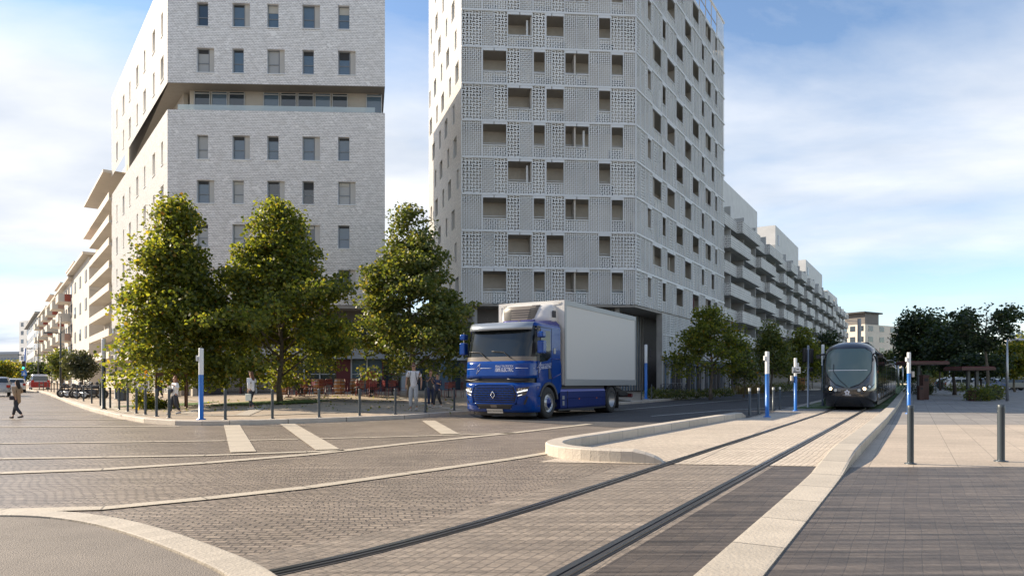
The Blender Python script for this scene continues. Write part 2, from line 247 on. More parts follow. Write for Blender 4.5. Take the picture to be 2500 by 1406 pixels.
# ---------------------------------------------------------------- mesh helpers
class MB:
    def __init__(s): s.v = []; s.f = []; s.uv = []; s.sm = []
    def face(s, pts, uv=None, sm=False):
        i = len(s.v); s.v += [tuple(p) for p in pts]; s.f.append(tuple(range(i, i+len(pts)))); s.uv.append(uv); s.sm.append(sm)
    def box(s, x0, x1, y0, y1, z0, z1): s.obox((0,0,0), (1,0,0), (0,1,0), x0, x1, y0, y1, z0, z1)
    def obox(s, o, u, n, a0, a1, b0, b1, z0, z1, uvs=1.0):
        """box in a turned frame: u and n are plan directions"""
        o, u, n = Vector(o), Vector(u), Vector(n)
        P = lambda a, b, z: tuple(o+u*a+n*b+Vector((0,0,z)))
        q = [(a,b,z) for z in (z0,z1) for a,b in ((a0,b0),(a1,b0),(a1,b1),(a0,b1))]
        i = len(s.v); s.v += [P(*c) for c in q]
        for fc, ax in (((0,3,2,1),(0,1)),((4,5,6,7),(0,1)),((0,1,5,4),(0,2)),((1,2,6,5),(1,2)),((2,3,7,6),(0,2)),((3,0,4,7),(1,2))):
            s.f.append(tuple(i+k for k in fc)); s.uv.append([(q[k][ax[0]]*uvs, q[k][ax[1]]*uvs) for k in fc]); s.sm.append(False)
    def tube(s, pts, r, seg=10, cap=True):
        pts = [Vector(p) for p in pts]; rs = r if isinstance(r, (list, tuple)) else [r]*len(pts)
        base = len(s.v)
        for i, p in enumerate(pts):
            d = (pts[min(i+1, len(pts)-1)]-pts[max(i-1, 0)]).normalized()
            a = d.cross(Vector((0,0,1)) if abs(d.z) < .9 else Vector((0,1,0))).normalized(); b = d.cross(a)
            for k in range(seg):
                t = 2*math.pi*k/seg; s.v.append(tuple(p+(a*math.cos(t)+b*math.sin(t))*rs[i]))
        for i in range(len(pts)-1):
            for k in range(seg):
                a0 = base+i*seg+k; a1 = base+i*seg+(k+1) % seg
                s.f.append((a0, a1, a1+seg, a0+seg)); s.uv.append(None); s.sm.append(True)
        if cap:
            for i in (0, len(pts)-1):
                s.f.append(tuple(base+i*seg+k for k in range(seg))); s.uv.append(None); s.sm.append(False)
    def lathe(s, prof, c=(0,0,0), axis='z', seg=20):
        """prof: (radius, height) list"""
        base = len(s.v); c = Vector(c)
        for r, h in prof:
            for k in range(seg):
                t = 2*math.pi*k/seg; a, b = r*math.cos(t), r*math.sin(t)
                s.v.append(tuple(c+Vector({'z':(a,b,h), 'y':(a,h,b), 'x':(h,a,b)}[axis])))
        for i in range(len(prof)-1):
            for k in range(seg):
                a0 = base+i*seg+k; a1 = base+i*seg+(k+1) % seg
                s.f.append((a0, a1, a1+seg, a0+seg)); s.uv.append(None); s.sm.append(True)
    def prism(s, poly, z0, z1):
        n = len(poly); i = len(s.v)
        s.v += [(p[0], p[1], z0) for p in poly]+[(p[0], p[1], z1) for p in poly]
        s.f += [tuple(range(i+n-1, i-1, -1)), tuple(range(i+n, i+2*n))]; s.uv += [None]*2; s.sm += [False]*2
        for k in range(n): s.f.append((i+k, i+(k+1) % n, i+n+(k+1) % n, i+n+k)); s.uv.append(None); s.sm.append(False)
    def ngon_side(s, pts2, y0, y1):
        """extrude an (x,z) outline from y0 to y1"""
        n = len(pts2); i = len(s.v)
        s.v += [(p[0], y0, p[1]) for p in pts2]+[(p[0], y1, p[1]) for p in pts2]
        s.f += [tuple(range(i, i+n)), tuple(range(i+2*n-1, i+n-1, -1))]; s.uv += [None]*2; s.sm += [False]*2
        for k in range(n): s.f.append((i+k, i+n+k, i+n+(k+1) % n, i+(k+1) % n)); s.uv.append(None); s.sm.append(False)
    def grid(s, rows, sm=True, flip=False):
        """rows: list of equal-length point lists"""
        i = len(s.v); w = len(rows[0])
        for r in rows: s.v += [tuple(p) for p in r]
        for a in range(len(rows)-1):
            for b in range(w-1):
                q = (i+a*w+b, i+a*w+b+1, i+(a+1)*w+b+1, i+(a+1)*w+b)
                s.f.append(q[::-1] if flip else q); s.uv.append(None); s.sm.append(sm)
    def build(s, name, mat, parent=None, world=False, smooth=None, bevel=0):
        me = bpy.data.meshes.new(name); me.from_pydata(s.v, [], s.f); me.update()
        if any(u is not None for u in s.uv):
            ul = me.uv_layers.new(name='UVMap'); arr = []
            for u, fc in zip(s.uv, s.f): arr += (u if u is not None else [(0, 0)]*len(fc))
            ul.data.foreach_set('uv', np.array(arr, dtype=np.float32).ravel())
        me.polygons.foreach_set('use_smooth', [bool(x) if smooth is None else smooth for x in s.sm])
        me.materials.append(mt_[mat] if isinstance(mat, str) else mat)
        o = bpy.data.objects.new(name, me); C.objects.link(o)
        if parent is not None:
            o.parent = parent
            if world: me.transform(root_matrix(parent).inverted())
        bm = bmesh.new(); bm.from_mesh(me); bmesh.ops.remove_doubles(bm, verts=bm.verts, dist=1e-5); bmesh.ops.recalc_face_normals(bm, faces=bm.faces); bm.to_mesh(me); bm.free()
        if bevel:
            md = o.modifiers.new('bevel', 'BEVEL'); md.width = bevel; md.segments = 2; md.limit_method = 'ANGLE'; md.angle_limit = math.radians(40)
        return o
def root_matrix(o):
    m = Matrix.Translation(o.location) @ o.rotation_euler.to_matrix().to_4x4() @ Matrix.Diagonal((*o.scale, 1))
    return (root_matrix(o.parent) @ m) if o.parent else m
def tag(o, label=None, cat=None, group=None, kind=None):
    if label: o['label'] = label
    if cat: o['category'] = cat
    if group: o['group'] = group
    if kind: o['kind'] = kind
    return o
def thing(name, label, cat, loc=(0,0,0), rz=0, sc=1, group=None):
    o = bpy.data.objects.new(name, None); C.objects.link(o); o.location = loc; o.rotation_euler = (0, 0, rz); o.scale = (sc,)*3
    return tag(o, label, cat, group)
KIDS = {}
def copy_tree(o, parent=None):
    c = o.copy(); C.objects.link(c); c.parent = parent
    for ch in [x for x in C.objects if x.parent == o]: copy_tree(ch, c)
    return c
def dup(o, loc, rz=None, label=None, sc=None):
    c = copy_tree(o); c.location = loc
    if rz is not None: c.rotation_euler = (0, 0, rz)
    if sc: c.scale = (sc,)*3
    if label: c['label'] = label
    return c
ORD = ['first','second','third','fourth','fifth','sixth','seventh','eighth','ninth','tenth','eleventh','twelfth','thirteenth','fourteenth','fifteenth','sixteenth','seventeenth','eighteenth','nineteenth','twentieth','twenty-first','twenty-second','twenty-third','twenty-fourth','twenty-fifth','twenty-sixth']
def text_mesh(txt, size, bold=.0):
    cu = bpy.data.curves.new('txt', 'FONT'); cu.body = txt; cu.size = size; cu.align_x = 'CENTER'; cu.align_y = 'CENTER'; cu.offset = bold; cu.extrude = .003
    o = bpy.data.objects.new('txt', cu); C.objects.link(o); bpy.context.view_layer.update()
    me = bpy.data.meshes.new_from_object(o.evaluated_get(bpy.context.evaluated_depsgraph_get()))
    bpy.data.objects.remove(o); bpy.data.curves.remove(cu)
    return me
# ---------------------------------------------------------------- ground heights
def rz_(y): return .009*min(max(y-32, 0), 100)
def hit(px, py, zf=None):
    """the ground point seen at a pixel of the photograph"""
    zf = zf or (lambda x, y: rz_(y)); k = (px-CX)/FPX
    lo, hi = 2.0, 600.0
    for _ in range(60):
        mid = (lo+hi)/2
        if HOR-FPX*(zf(k*mid, mid)-CH)/mid > py: lo = mid
        else: hi = mid
    return Vector((k*lo, lo, zf(k*lo, lo)))
KERB = [hit(*p) for p in ((40,949.5),(59,952),(90,956),(116,961),(150,974),(183,987),(235,1004),(300,1020),(365,1031),(440,1036.5),(500,1037.5),(560,1037),(700,1033),(840,1028),(980,1022),(1140,1010),(1300,1000),(1450,991),(1560,984),(1690,972.5),(1815,958.5),(1900,954.5),(2000,951.5))]
def dist_poly(x, y, P=KERB):
    b = 1e9
    for a, c in zip(P, P[1:]):
        dx, dy = c.x-a.x, c.y-a.y; t = max(0, min(1, ((x-a.x)*dx+(y-a.y)*dy)/(dx*dx+dy*dy)))
        b = min(b, math.hypot(x-a.x-t*dx, y-a.y-t*dy))
    return b
def pz(x, y):
    d = dist_poly(x, y)/14; d = max(0, min(1, d)); return rz_(y)+.13+.5*d*d*(3-2*d)
def offset_poly(P, d):
    out = []
    for i, p in enumerate(P):
        a = P[max(i-1, 0)]; c = P[min(i+1, len(P)-1)]; t = Vector((c.x-a.x, c.y-a.y, 0)).normalized(); n = Vector((-t.y, t.x, 0))
        out.append(Vector((p.x, p.y, 0))+n*d)
    return out
def ray_poly(px, P):
    """where the sight line of photo column px meets a plan polyline"""
    k = (px-CX)/FPX
    for a, c in zip(P, P[1:]):
        fa = a.x-k*a.y; fc = c.x-k*c.y
        if fa*fc <= 0 and fa != fc:
            t = fa/(fa-fc); return a.x+(c.x-a.x)*t, a.y+(c.y-a.y)*t
def sheet(name, poly, mat, off, zf=None, cuts=(32, 132), xcuts=(), kind='structure'):
    bm = bmesh.new(); vs_ = [bm.verts.new((p[0], p[1], 0)) for p in poly]; bm.faces.new(vs_)
    for y in cuts: bmesh.ops.bisect_plane(bm, geom=bm.verts[:]+bm.edges[:]+bm.faces[:], plane_co=(0, y, 0), plane_no=(0, 1, 0))
    for x in xcuts: bmesh.ops.bisect_plane(bm, geom=bm.verts[:]+bm.edges[:]+bm.faces[:], plane_co=(x, 0, 0), plane_no=(1, 0, 0))
    bmesh.ops.triangulate(bm, faces=[f_ for f_ in bm.faces if len(f_.verts) > 4])
    for v in bm.verts: v.co.z = (zf(v.co.x, v.co.y) if zf else rz_(v.co.y))+off
    bmesh.ops.recalc_face_normals(bm, faces=bm.faces)
    for f_ in bm.faces:
        if f_.normal.z < 0: f_.normal_flip()
    me = bpy.data.meshes.new(name); bm.to_mesh(me); bm.free(); me.materials.append(mt_[mat])
    o = bpy.data.objects.new(name, me); C.objects.link(o)
    if kind: o['kind'] = kind
    return o
def densify(P, step=1.5):
    out = [Vector(P[0])]
    for a, c in zip(P, P[1:]):
        a, c = Vector(a), Vector(c); n = max(1, int((c-a).length/step))
        out += [a.lerp(c, (k+1)/n) for k in range(n)]
    return out
def chaikin(P, n=2):
    P = [Vector((p[0], p[1], 0)) for p in P]
    for _ in range(n):
        Q = [P[0]]
        for a, c in zip(P, P[1:]): Q += [a.lerp(c, .25), a.lerp(c, .75)]
        P = Q+[P[-1]]
    return P
def ribbon(name, P, w, h, mat, off=0.0, zf=None, kind='structure', taper=None, raised=True):
    """band along a plan polyline; h(t) above the ground"""
    P = densify([Vector((p[0], p[1], 0)) for p in P], 1.2)
    L_ = offset_poly(P, w/2); R_ = offset_poly(P, -w/2); m = MB(); rows = []
    for i, p in enumerate(P):
        t = i/(len(P)-1); hh = h(t) if callable(h) else h
        zl = (zf or (lambda x, y: rz_(y)))(p.x, p.y)+off
        if raised: rows.append([(L_[i].x, L_[i].y, zl-.02), (L_[i].x, L_[i].y, zl+hh*.9), tuple(L_[i].lerp(R_[i], .07)+Vector((0,0,zl+hh))), tuple(L_[i].lerp(R_[i], .93)+Vector((0,0,zl+hh))), (R_[i].x, R_[i].y, zl+hh*.9), (R_[i].x, R_[i].y, zl-.02)])
        else: rows.append([(L_[i].x, L_[i].y, zl+hh), (R_[i].x, R_[i].y, zl+hh)])
    m.grid(rows, sm=False); w_ = len(rows[0])-1
    for q in range(len(m.f)): i = q//w_; m.uv[q] = [(i+.001,0),(i+.001,1),(i+.999,1),(i+.999,0)]
    o = m.build(name, mat)
    if kind: o['kind'] = kind
    return o
# ================================================================ the ground, roads, tracks
S_TR = .588                                             # plan slope dX/dY of the tram line
sheet('ground', [(-900,-120),(900,-120),(900,1500),(-900,1500)], 'ground', -.16, cuts=(32,132))
# cobbled crossing in the middle, laid up to the left street
sheet('cobbled_crossing', [(-70,-12),(14,-12),(8.5,6.2),(9,10.6),(13,22),(17,31),(60,110),(-100,110),(-120,60)], 'cobble', -.004)
# asphalt avenue passing the lorry
av = [hit(1180,1024), hit(1500,1043), hit(1700,1034), hit(1815,1022)]+[Vector((.588*y-6.6, y, 0)) for y in (30,34,60,132,300)]
far_k = [Vector((.6*300-3, 300, 0))]
kk = [p for p in KERB if p.x > -2.2]
sheet('asphalt_road', [(p.x,p.y) for p in av]+[(p.x,p.y) for p in far_k]+[(p.x,p.y) for p in reversed(kk)], 'asphalt', .002)
# left street asphalt beyond the crossing
sheet('street', [(-150,64),(-58,64),(-47,70),(-61.5,88),(-140,190),(-260,345),(-300,345)], 'asphalt', .002)
# tram bed: light setts, near the camera the foreground shade is put into their darker colour
TL, TR = -4.55, -1.35                                  # X intercepts of the bed edges
bx = lambda c, y: S_TR*y+c
sheet('tram_bed', [(bx(-6.2,11.3),11.3),(bx(TR,10.7),10.7),(bx(TR,30),30),(bx(-6.2,30),30)], 'cobble_light', .003)
sheet('tram_bed_crossing', [(bx(-6.2,30),30),(bx(TR,30),30),(bx(TR,34.5),34.5),(bx(-6.9,34.5),34.5)], 'slab_grey', .003, cuts=(32,))
sheet('tram_bed_near', [(-12,-8),(bx(-2.2,-8),-8),(bx(-2.2,10.7),10.7),(bx(TL,11.0),11.0),(-.9,6.3),(-2.6,4.5),(-9.8,-1.5)], 'cobble_shaded', .003)
sheet('dark_paving', [(bx(-2.2,-8),-8),(bx(TR,-8),-8),(bx(TR,10.7),10.7),(bx(-2.2,10.7),10.7)], 'sett_brown_shaded', .003)
sheet('island_paving', [(8.3,25.6),(4.4,19.0),(2.1,15.1),(1.2,13.6),(1.15,12.5),(1.7,11.75),(bx(-6.2,11.3)+2.6,11.3),(bx(-4.3,20),20),(bx(-4.3,26),26)], 'cobble_light', .007, cuts=())
# grass bed under and beside the tram
sheet('tram_grass', [(bx(-6.1,34.6),34.6),(bx(-1.25,34.6),34.6),(bx(-1.25,300),300),(bx(-6.1,300),300)], 'grass', .004)
sheet('central_path', [(bx(-1.1,11),11),(30,11),(70,40),(190,300),(bx(-1.1,300),300),(bx(-1.1,40),40)], 'slab_grey', .002)
sheet('beige_platform', [(bx(-1.1,10.6),10.6),(30,10.6),(30,21.5),(bx(-1.1,21.5),21.5)], 'slab', .006, cuts=())
sheet('near_pavement', [(bx(-1.1,-8),-8),(30,-8),(30,10.6),(bx(-1.1,10.6),10.6)], 'sett_brown_shaded', .006, cuts=())  # brown paving; its dark colour also stands for the foreground shadow
for poly in ([(24.5,30),(30,27),(60,31),(52,36)], [(21,27.2),(24,26),(33,31.5),(29,33)]):
    sheet('dark_slab_band', poly, 'asphalt', .012)
for a, c in (((24,24),(50,22.5)), ((20,30),(60,40)), ((16.5,40),(44,42))):
    ribbon('stone_band', [a, c], .3, .014, 'strip', raised=False)
# far verge and car park road on the right
sheet('verge', [(44,47),(90,62),(210,150),(150,190),(70,90)], 'grass', .012)
sheet('side_road', [(60,52),(140,72),(300,160),(300,200),(160,130),(90,74)], 'asphalt', .018)
# rails: two grooved rails, each a steel pair with a dark groove
for k, c in (('rail', -3.98+.0), ('rail', -2.386)):
    for nm, dx, w, mt, zo in (('rail_bed', .01, .155, 'groove2', .009), ('rail_groove', .02, .06, 'groove', .013), ('rail', -.035, .06, 'rail', .019), ('rail', .065, .022, 'rail', .019)):
        near = [(-3.3+dx,3.0),(-1.67+dx,4.62),(-1.0+dx,5.35),(-.02+dx,6.75)] if c < -3 else [(bx(c+dx,-8),-8)]
        if c < -3: near = [(p.x,p.y) for p in chaikin([(-9+dx,-1.5)]+near+[(bx(c+dx,8.5),8.5),(bx(c+dx,11),11)], 2)]
        ribbon(nm, near+[(bx(c+dx,31.9),31.9),(bx(c+dx,36.5),36.5)], w, zo, mt, raised=False)
# stone strip along the line: flush near the camera, a raised kerb further on
def hk(t):
    y = -8+t*(260+8); return .02+.17*max(0, min(1, (y-9.5)/2.5))
KS = [(bx(-1.28,-8),-8),(bx(-1.22,10.6),10.6),(bx(-1.08,22),22),(bx(-1.02,40),40),(bx(-1.0,60),60),(bx(-1.0,260),260)]
ribbon('stone_kerb', KS, .40, hk, 'strip')
# island kerb
IK = chaikin([(8.9,26.5),(4.45,19.3),(2.05,15.4),(1.15,14.0),(.78,13.1),(.82,12.3),(1.2,11.75),(1.75,11.45),(2.5,11.25)], 2)
ribbon('island_kerb', IK, .34, lambda t: .2*min(1, max(.02, (1-t)*9), max(.02, .3+t*30)), 'kerb')
# pavement: plaza with kerb
plaza_poly = [(p.x, p.y) for p in KERB]+[(150,262),(60,262),(20,120),(-40,180),(-170,300),(-230,330)]
ks_in = offset_poly(KERB, .15)
sheet('plaza', [(p.x, p.y) for p in ks_in]+[(140,262),(60,262),(20,120),(-40,180),(-170,300),(-190,300)], 'slab_plaza', 0, zf=pz,
      cuts=[24,26,28,30,32,34,36,38,40,43,46,49,52,55,58,61,65,70,75,80,90,100,115,132,160], xcuts=list(range(-60,40,3))+[-100,-80,50,60,80])
ribbon('kerb', [(p.x, p.y) for p in KERB], .34, .145, 'kerb')
# paving bands on the plaza
for P in ([(-14.5,25.5),(-9.2,24.0),(-3,30)], [(-24,40),(-15,33),(-5,36)], [(-9,44),(-4.5,34),(-2.2,29.8)], [(-14,42),(-11.5,33),(-9.5,24)], [(-19,40),(-14.6,34),(-12.4,26)], [(-27,46),(-20,34),(-15.3,27.3)]):
    ribbon('stone_band', densify(P, 2), .5, .012, 'strip', zf=pz, raised=False)
sheet('dark_slab_band', [(-12.5,31.5),(-3.6,34.5),(-3.2,36.2),(-12.3,33.6)], 'plaza_dark', .008, zf=pz, cuts=(32,33,34,35,36), xcuts=(-11,-9,-7,-5))
sheet('grass_patch', [(-9.2,31.2),(-8.9,33.2),(-11,34.3),(-14.2,34.0),(-14.4,32),(-12,31.2)], 'grass', .03, zf=pz, cuts=(32,33), xcuts=(-13,-12,-11,-10))
sheet('grass_patch', [(-15.5,33),(-15.2,35.5),(-19.3,35.5),(-19.4,33)], 'grass', .03, zf=pz, cuts=(34,), xcuts=(-18,-16.6))
# stone bands let into the cobbles
G = lambda *pts: [(hit(*p).x, hit(*p).y) for p in pts]
for pts, w in (([(-260,1250),(0,1247),(250,1241),(500,1217),(750,1190),(1000,1155),(1250,1120),(1342,1105)], .22),
               ([(-200,1162),(0,1155),(250,1146),(500,1130),(750,1110),(1000,1082),(1250,1057),(1440,1035)], .27),
               ([(-200,1124),(0,1120),(500,1112),(750,1103),(840,1099)], .22), ([(-200,1087),(0,1083),(550,1076),(900,1068),(1140,1061),(1255,1057)], .2),
               ([(-200,1044),(0,1042),(440,1041)], .3), ([(0,1024),(330,1024)], .22), ([(0,1011.5),(270,1011.5)], .22), ([(0,1005.5),(240,1005.5)], .22),
               ([(0,989),(190,989)], .25), ([(0,975),(150,975)], .25)):
    ribbon('stone_band', G(*pts), w, .008, 'band', raised=False)
for a, c in (((566,1038),(594,1104)), ((702,1035),(800,1098)), ((1046,1027),(1100,1060))):
    ribbon('stone_band', G(a, c), .46, .012, 'band', raised=False)
# rounded pavement corner at the near left
cv = chaikin(G((-300,1262),(0,1256),(140,1259),(260,1276),(360,1303),(450,1335),(540,1372),(600,1400),(700,1480)), 2)
inner = [(p.x, p.y) for p in offset_poly(cv, -.14)]
ribbon('corner_kerb', [(p.x, p.y) for p in cv], .26, .03, 'strip')
sheet('corner_pavement', inner+[(1.0,-6),(-9,-6)], 'asphalt_brown', .012, cuts=())
for pts in ([(1590,1016),(1760,1002),(2000,990)], [(1500,1002),(1900,968),(1990,964)]):
    ribbon('road_marking', G(*pts), .14, .01, 'line', raised=False)

# ================================================================ buildings
def frame2(P0, P1):
    """plan frame of a wall: origin, direction along, outward normal (to the right-hand side of the camera's view)"""
    o = Vector((*P0, 0)); d = Vector((P1[0]-P0[0], P1[1]-P0[1], 0)); L_ = d.length; u = d/L_
    n = Vector((u.y, -u.x, 0))
    if n.dot(-(o+d/2)) < 0: n = -n
    return o, u, n, L_
def wall(m, fr, s0, s1, z0, z1, holes=(), depth=.25, off=0):
    """wall face with real openings and their reveals; UVs in metres"""
    o, u, n, _ = fr; P = lambda s, z, d=0: tuple(o+u*s+n*(off-d)+Vector((0,0,z)))
    hs = [h for h in holes if h[1] > s0 and h[0] < s1]
    S = sorted({s0, s1, *[max(s0, h[0]) for h in hs], *[min(s1, h[1]) for h in hs]}); Z = sorted({z0, z1, *[h[2] for h in hs], *[h[3] for h in hs]})
    Z = [z for z in Z if z0 <= z <= z1]
    for a, b_ in zip(S, S[1:]):
        for c, d in zip(Z, Z[1:]):
            x, y = (a+b_)/2, (c+d)/2
            if any(h[0] < x < h[1] and h[2] < y < h[3] for h in hs): continue
            m.face([P(a,c), P(b_,c), P(b_,d), P(a,d)], [(a,c),(b_,c),(b_,d),(a,d)])
    for h in hs:
        a, b_, c, d = h[:4]
        for q in (((a,c),(a,d)), ((a,d),(b_,d)), ((b_,d),(b_,c)), ((b_,c),(a,c))):
            (x0,y0),(x1,y1) = q
            m.face([P(x0,y0), P(x1,y1), P(x1,y1,depth), P(x0,y0,depth)], [(0,0),(0,.01),(.01,.01),(.01,0)])
def fbox(m, fr, s0, s1, d0, d1, z0, z1, uvs=1.0): m.obox(fr[0], fr[1], fr[2], s0, s1, d0, d1, z0, z1, uvs)
def cbox(m, poly, z0, z1): m.prism(poly, z0, z1)

# ---- the white shingled block on the left -------------------------------------------------
A0, A1 = (-22.2, 44.0), (-8.3, 44.6)
Lslope = -.766
A2 = (A0[0]+Lslope*20, 64.0)
fA = frame2(A0, A1); fL = frame2(A0, A2); LA = fA[3]; LL = fL[3]
bA = thing('apartment_block', 'white shingle-clad corner block with a glazed gap floor, left of the gap of sky', 'building', ((A0[0]+A1[0])/2, 50, 0))
rowsz = [(7.2,8.7),(10.1,11.6),(12.94,14.44),(15.79,17.34)]; rowsu = [(21.38,22.96),(24.36,25.9)]
fx = lambda px: ((px-CX)/FPX)
def s_on(fr, px):
    o, u, _, _ = fr; k = fx(px); return (k*o.y-o.x)/(u.x-k*u.y)
cols = [480, 567, 652, 738, 825]
def openings(zr, odd): return [(s_on(fA, c), s_on(fA, c+(43 if (i % 2) == odd else 28)), zr[0], zr[1], (i % 2) == odd) for i, c in enumerate(cols)]
OPF = []
for k, zr in enumerate(rowsz): OPF += openings(zr, k % 2)
for k, zr in enumerate(rowsu): OPF += openings(zr, k % 2)
Ycol = [45.5,47.8,50.6,53.1,55.9,58.5,61.5]
OPL = []
for k, zr in enumerate(rowsz+rowsu):
    for j, y in enumerate(Ycol):
        s = (y-44)/20*LL; w = .62 if (j+k) % 2 else .98; OPL.append((s-w/2-.15, s+w/2-.15, zr[0], zr[1], False))
m = MB()
for z0, z1 in ((6.4,18.95), (20.67,28.1)):
    wall(m, fA, 0, LA, z0, z1, [h for h in OPF if z0 < h[2] < z1], .3)
wl = m.build('wall', 'shing', bA, True)
m = MB()
for z0, z1 in ((6.4,18.95), (20.67,28.1)):
    wall(m, fL, 0, LL, z0, z1, [h for h in OPL if z0 < h[2] < z1], .3)
    wall(m, frame2(A1, (A1[0]-4.6, 66)), 0, 21.5, z0, z1)
m.build('side_wall', 'shing2', bA, True)
body = [(A0[0], A0[1]), (A1[0], A1[1]), (A1[0]-4.6, 66), (A2[0], 66)]
def inset(poly, d):
    cx0 = sum(p[0] for p in poly)/4; cy0 = sum(p[1] for p in poly)/4
    return [(p[0]+(d if p[0] < cx0 else -d), p[1]+(d if p[1] < cy0 else -d)) for p in poly]
m = MB()
for z in (6.42, 18.93): cbox(m, inset(body, .31), z, z+.02)
m.build('deck', 'concrete', bA, True)
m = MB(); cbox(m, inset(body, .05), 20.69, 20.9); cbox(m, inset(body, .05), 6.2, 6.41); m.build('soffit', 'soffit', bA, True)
m = MB(); cbox(m, inset(body, .32), 6.5, 18.9); cbox(m, inset(body, .32), 21, 27.8); m.build('core', 'beige', bA, True)
# gap floor: recessed glazing, sheets of pale wall between, glass balustrade
gA = (fA[0]-fA[2]*1.2, fA[1], fA[2], LA); gL = (fL[0]-fL[2]*1.2, fL[1], fL[2], LL)
m = MB(); fbox(m, gA, .9, LA-.6, -.3, 0, 18.95, 20.69); fbox(m, gL, 1.2, LL, -.3, 0, 18.95, 20.69); m.build('recessed_wall', 'beige', bA, True)
for i in range(11):
    s = 1.2+i*1.13
    if i in (3, 9): continue
    m = MB(); fbox(m, gA, s, s+1.04, .0, .03, 19.0, 20.62); w_ = m.build('window', 'glass_b' if i % 3 == 1 else 'glass', bA, True)
    m = MB()
    for q in ((s, s+.05), (s+1.0, s+1.05)): fbox(m, gA, q[0], q[1], .03, .08, 19.0, 20.62)
    fbox(m, gA, s, s+1.05, .03, .08, 20.46, 20.52)
    m.build('frame', 'frame_w', w_, True)
glm, t, b = newmat('balustrade_glass'); b.inputs['Base Color'].default_value = (.62,.72,.74,1); b.inputs['Roughness'].default_value = .05; b.inputs['Alpha'].default_value = .45; mt_['balu'] = glm
m = MB(); fbox(m, fA, .5, LA-.7, -.35, -.32, 18.95, 19.42); m.build('balustrade', 'balu', bA, True)
def window_unit(parent, fr, h, depth=.3, kinds=('glass','glass_b','glass_l')):
    a, b_, c, d, sh = h; m = MB(); be = b_
    if sh:
        be = a+(b_-a)*.66; mm = MB(); fbox(mm, fr, be+.02, b_, -depth+.06, -depth+.12, c, d); mm.build('shutter', 'shutter', parent, True)
    w = .05; zc = c+(d-c)*.4
    fbox(m, fr, a, a+w, -depth+.02, -depth+.09, c, d); fbox(m, fr, be-w, be, -depth+.02, -depth+.09, c, d)
    for z in (c, zc, d-w): fbox(m, fr, a+w, be-w, -depth+.02, -depth+.085, z, z+w)
    f_ = m.build('window', 'frame', parent, True)
    m = MB(); fbox(m, fr, a-.04, b_+.04, -.02, .05, c-.06, c-.005); m.build('sill', 'metal_w', f_, True)
    m = MB(); fbox(m, fr, a+w, be-w, -depth+.03, -depth+.05, c+w, d-w); m.build('pane', random.choice(kinds), f_, True)
    if random.random() < .75:
        m = MB(); hh = random.choice((.12,.2,.25,.5)); fbox(m, fr, a+w, be-w, -depth+.052, -depth+.07, d-w-(d-c)*hh*.6, d-w); m.build('blind', random.choice(('dark','blind','dark')), f_, True)
for h in OPF: window_unit(bA, fA, h, kinds=('glass','glass_b','glass_b','glass_b','glass_l'))
for h in OPL: window_unit(bA, fL, h, kinds=('glass','glass_l','glass_b'))
# ground floors under the cladding
cA = (fA[0]-fA[2]*1.6, fA[1], fA[2], LA)
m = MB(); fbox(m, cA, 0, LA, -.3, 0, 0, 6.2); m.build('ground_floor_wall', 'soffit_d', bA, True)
m = MB(); fbox(m, cA, 3.0, LA+3.8, .02, .5, 2.95, 3.62); m.build('shop_band', 'panelg', bA, True)
for i in range(13):
    s = 1.0+i*1.05
    m = MB(); fbox(m, cA, s, s+.98, .02, .06, 3.66, 5.5); w_ = m.build('window', 'glass', bA, True)
    m = MB(); fbox(m, cA, s-.06, s, .02, .14, 3.66, 5.5); m.build('frame', 'frame', w_, True)
    if i % 4 != 1:
        m = MB(); fbox(m, cA, s, s+.98, .02, .06, .75, 2.9); w_ = m.build('shop_window', random.choice(('glass','glass','glass_b')), bA, True)
        m = MB(); fbox(m, cA, s-.08, s, .02, .16, .6, 2.95); fbox(m, cA, s-.04, s+.98, .06, .1, 1.9, 1.96); m.build('frame', 'frame_w' if i % 3 else 'bordeaux', w_, True)
    else:
        m = MB(); fbox(m, cA, s, s+.98, .02, .06, .6, 2.9); m.build('door', random.choice(('dark','bordeaux')), bA, True)
for s in (.1,):
    m = MB(); fbox(m, fA, s, s+.45, -.75, -.3, 0, 6.2); m.build('column', 'cream', bA, True)
# the slatted corner soffit and set-back ground floor on the left street
cL = (fL[0]-fL[2]*1.5, fL[1], fL[2], LL)
m = MB(); fbox(m, cL, 0, LL, -.3, 0, 0, 6.2); m.build('side_ground_wall', 'beige', bA, True)
m = MB(); fbox(m, cL, 4, LL+12, .02, 1.4, 3.3, 3.95); m.build('canopy', 'cream', bA, True)
for i in range(9):
    s = 2+i*2.5; m = MB(); fbox(m, cL, s, s+2.0, .02, .06, .7, 3.1); w_ = m.build('shop_window', 'glass_b' if i % 2 else 'glass_l', bA, True)
    m = MB(); fbox(m, cL, s-.12, s, .02, .18, .6, 3.2); m.build('frame', 'frame_w', w_, True)

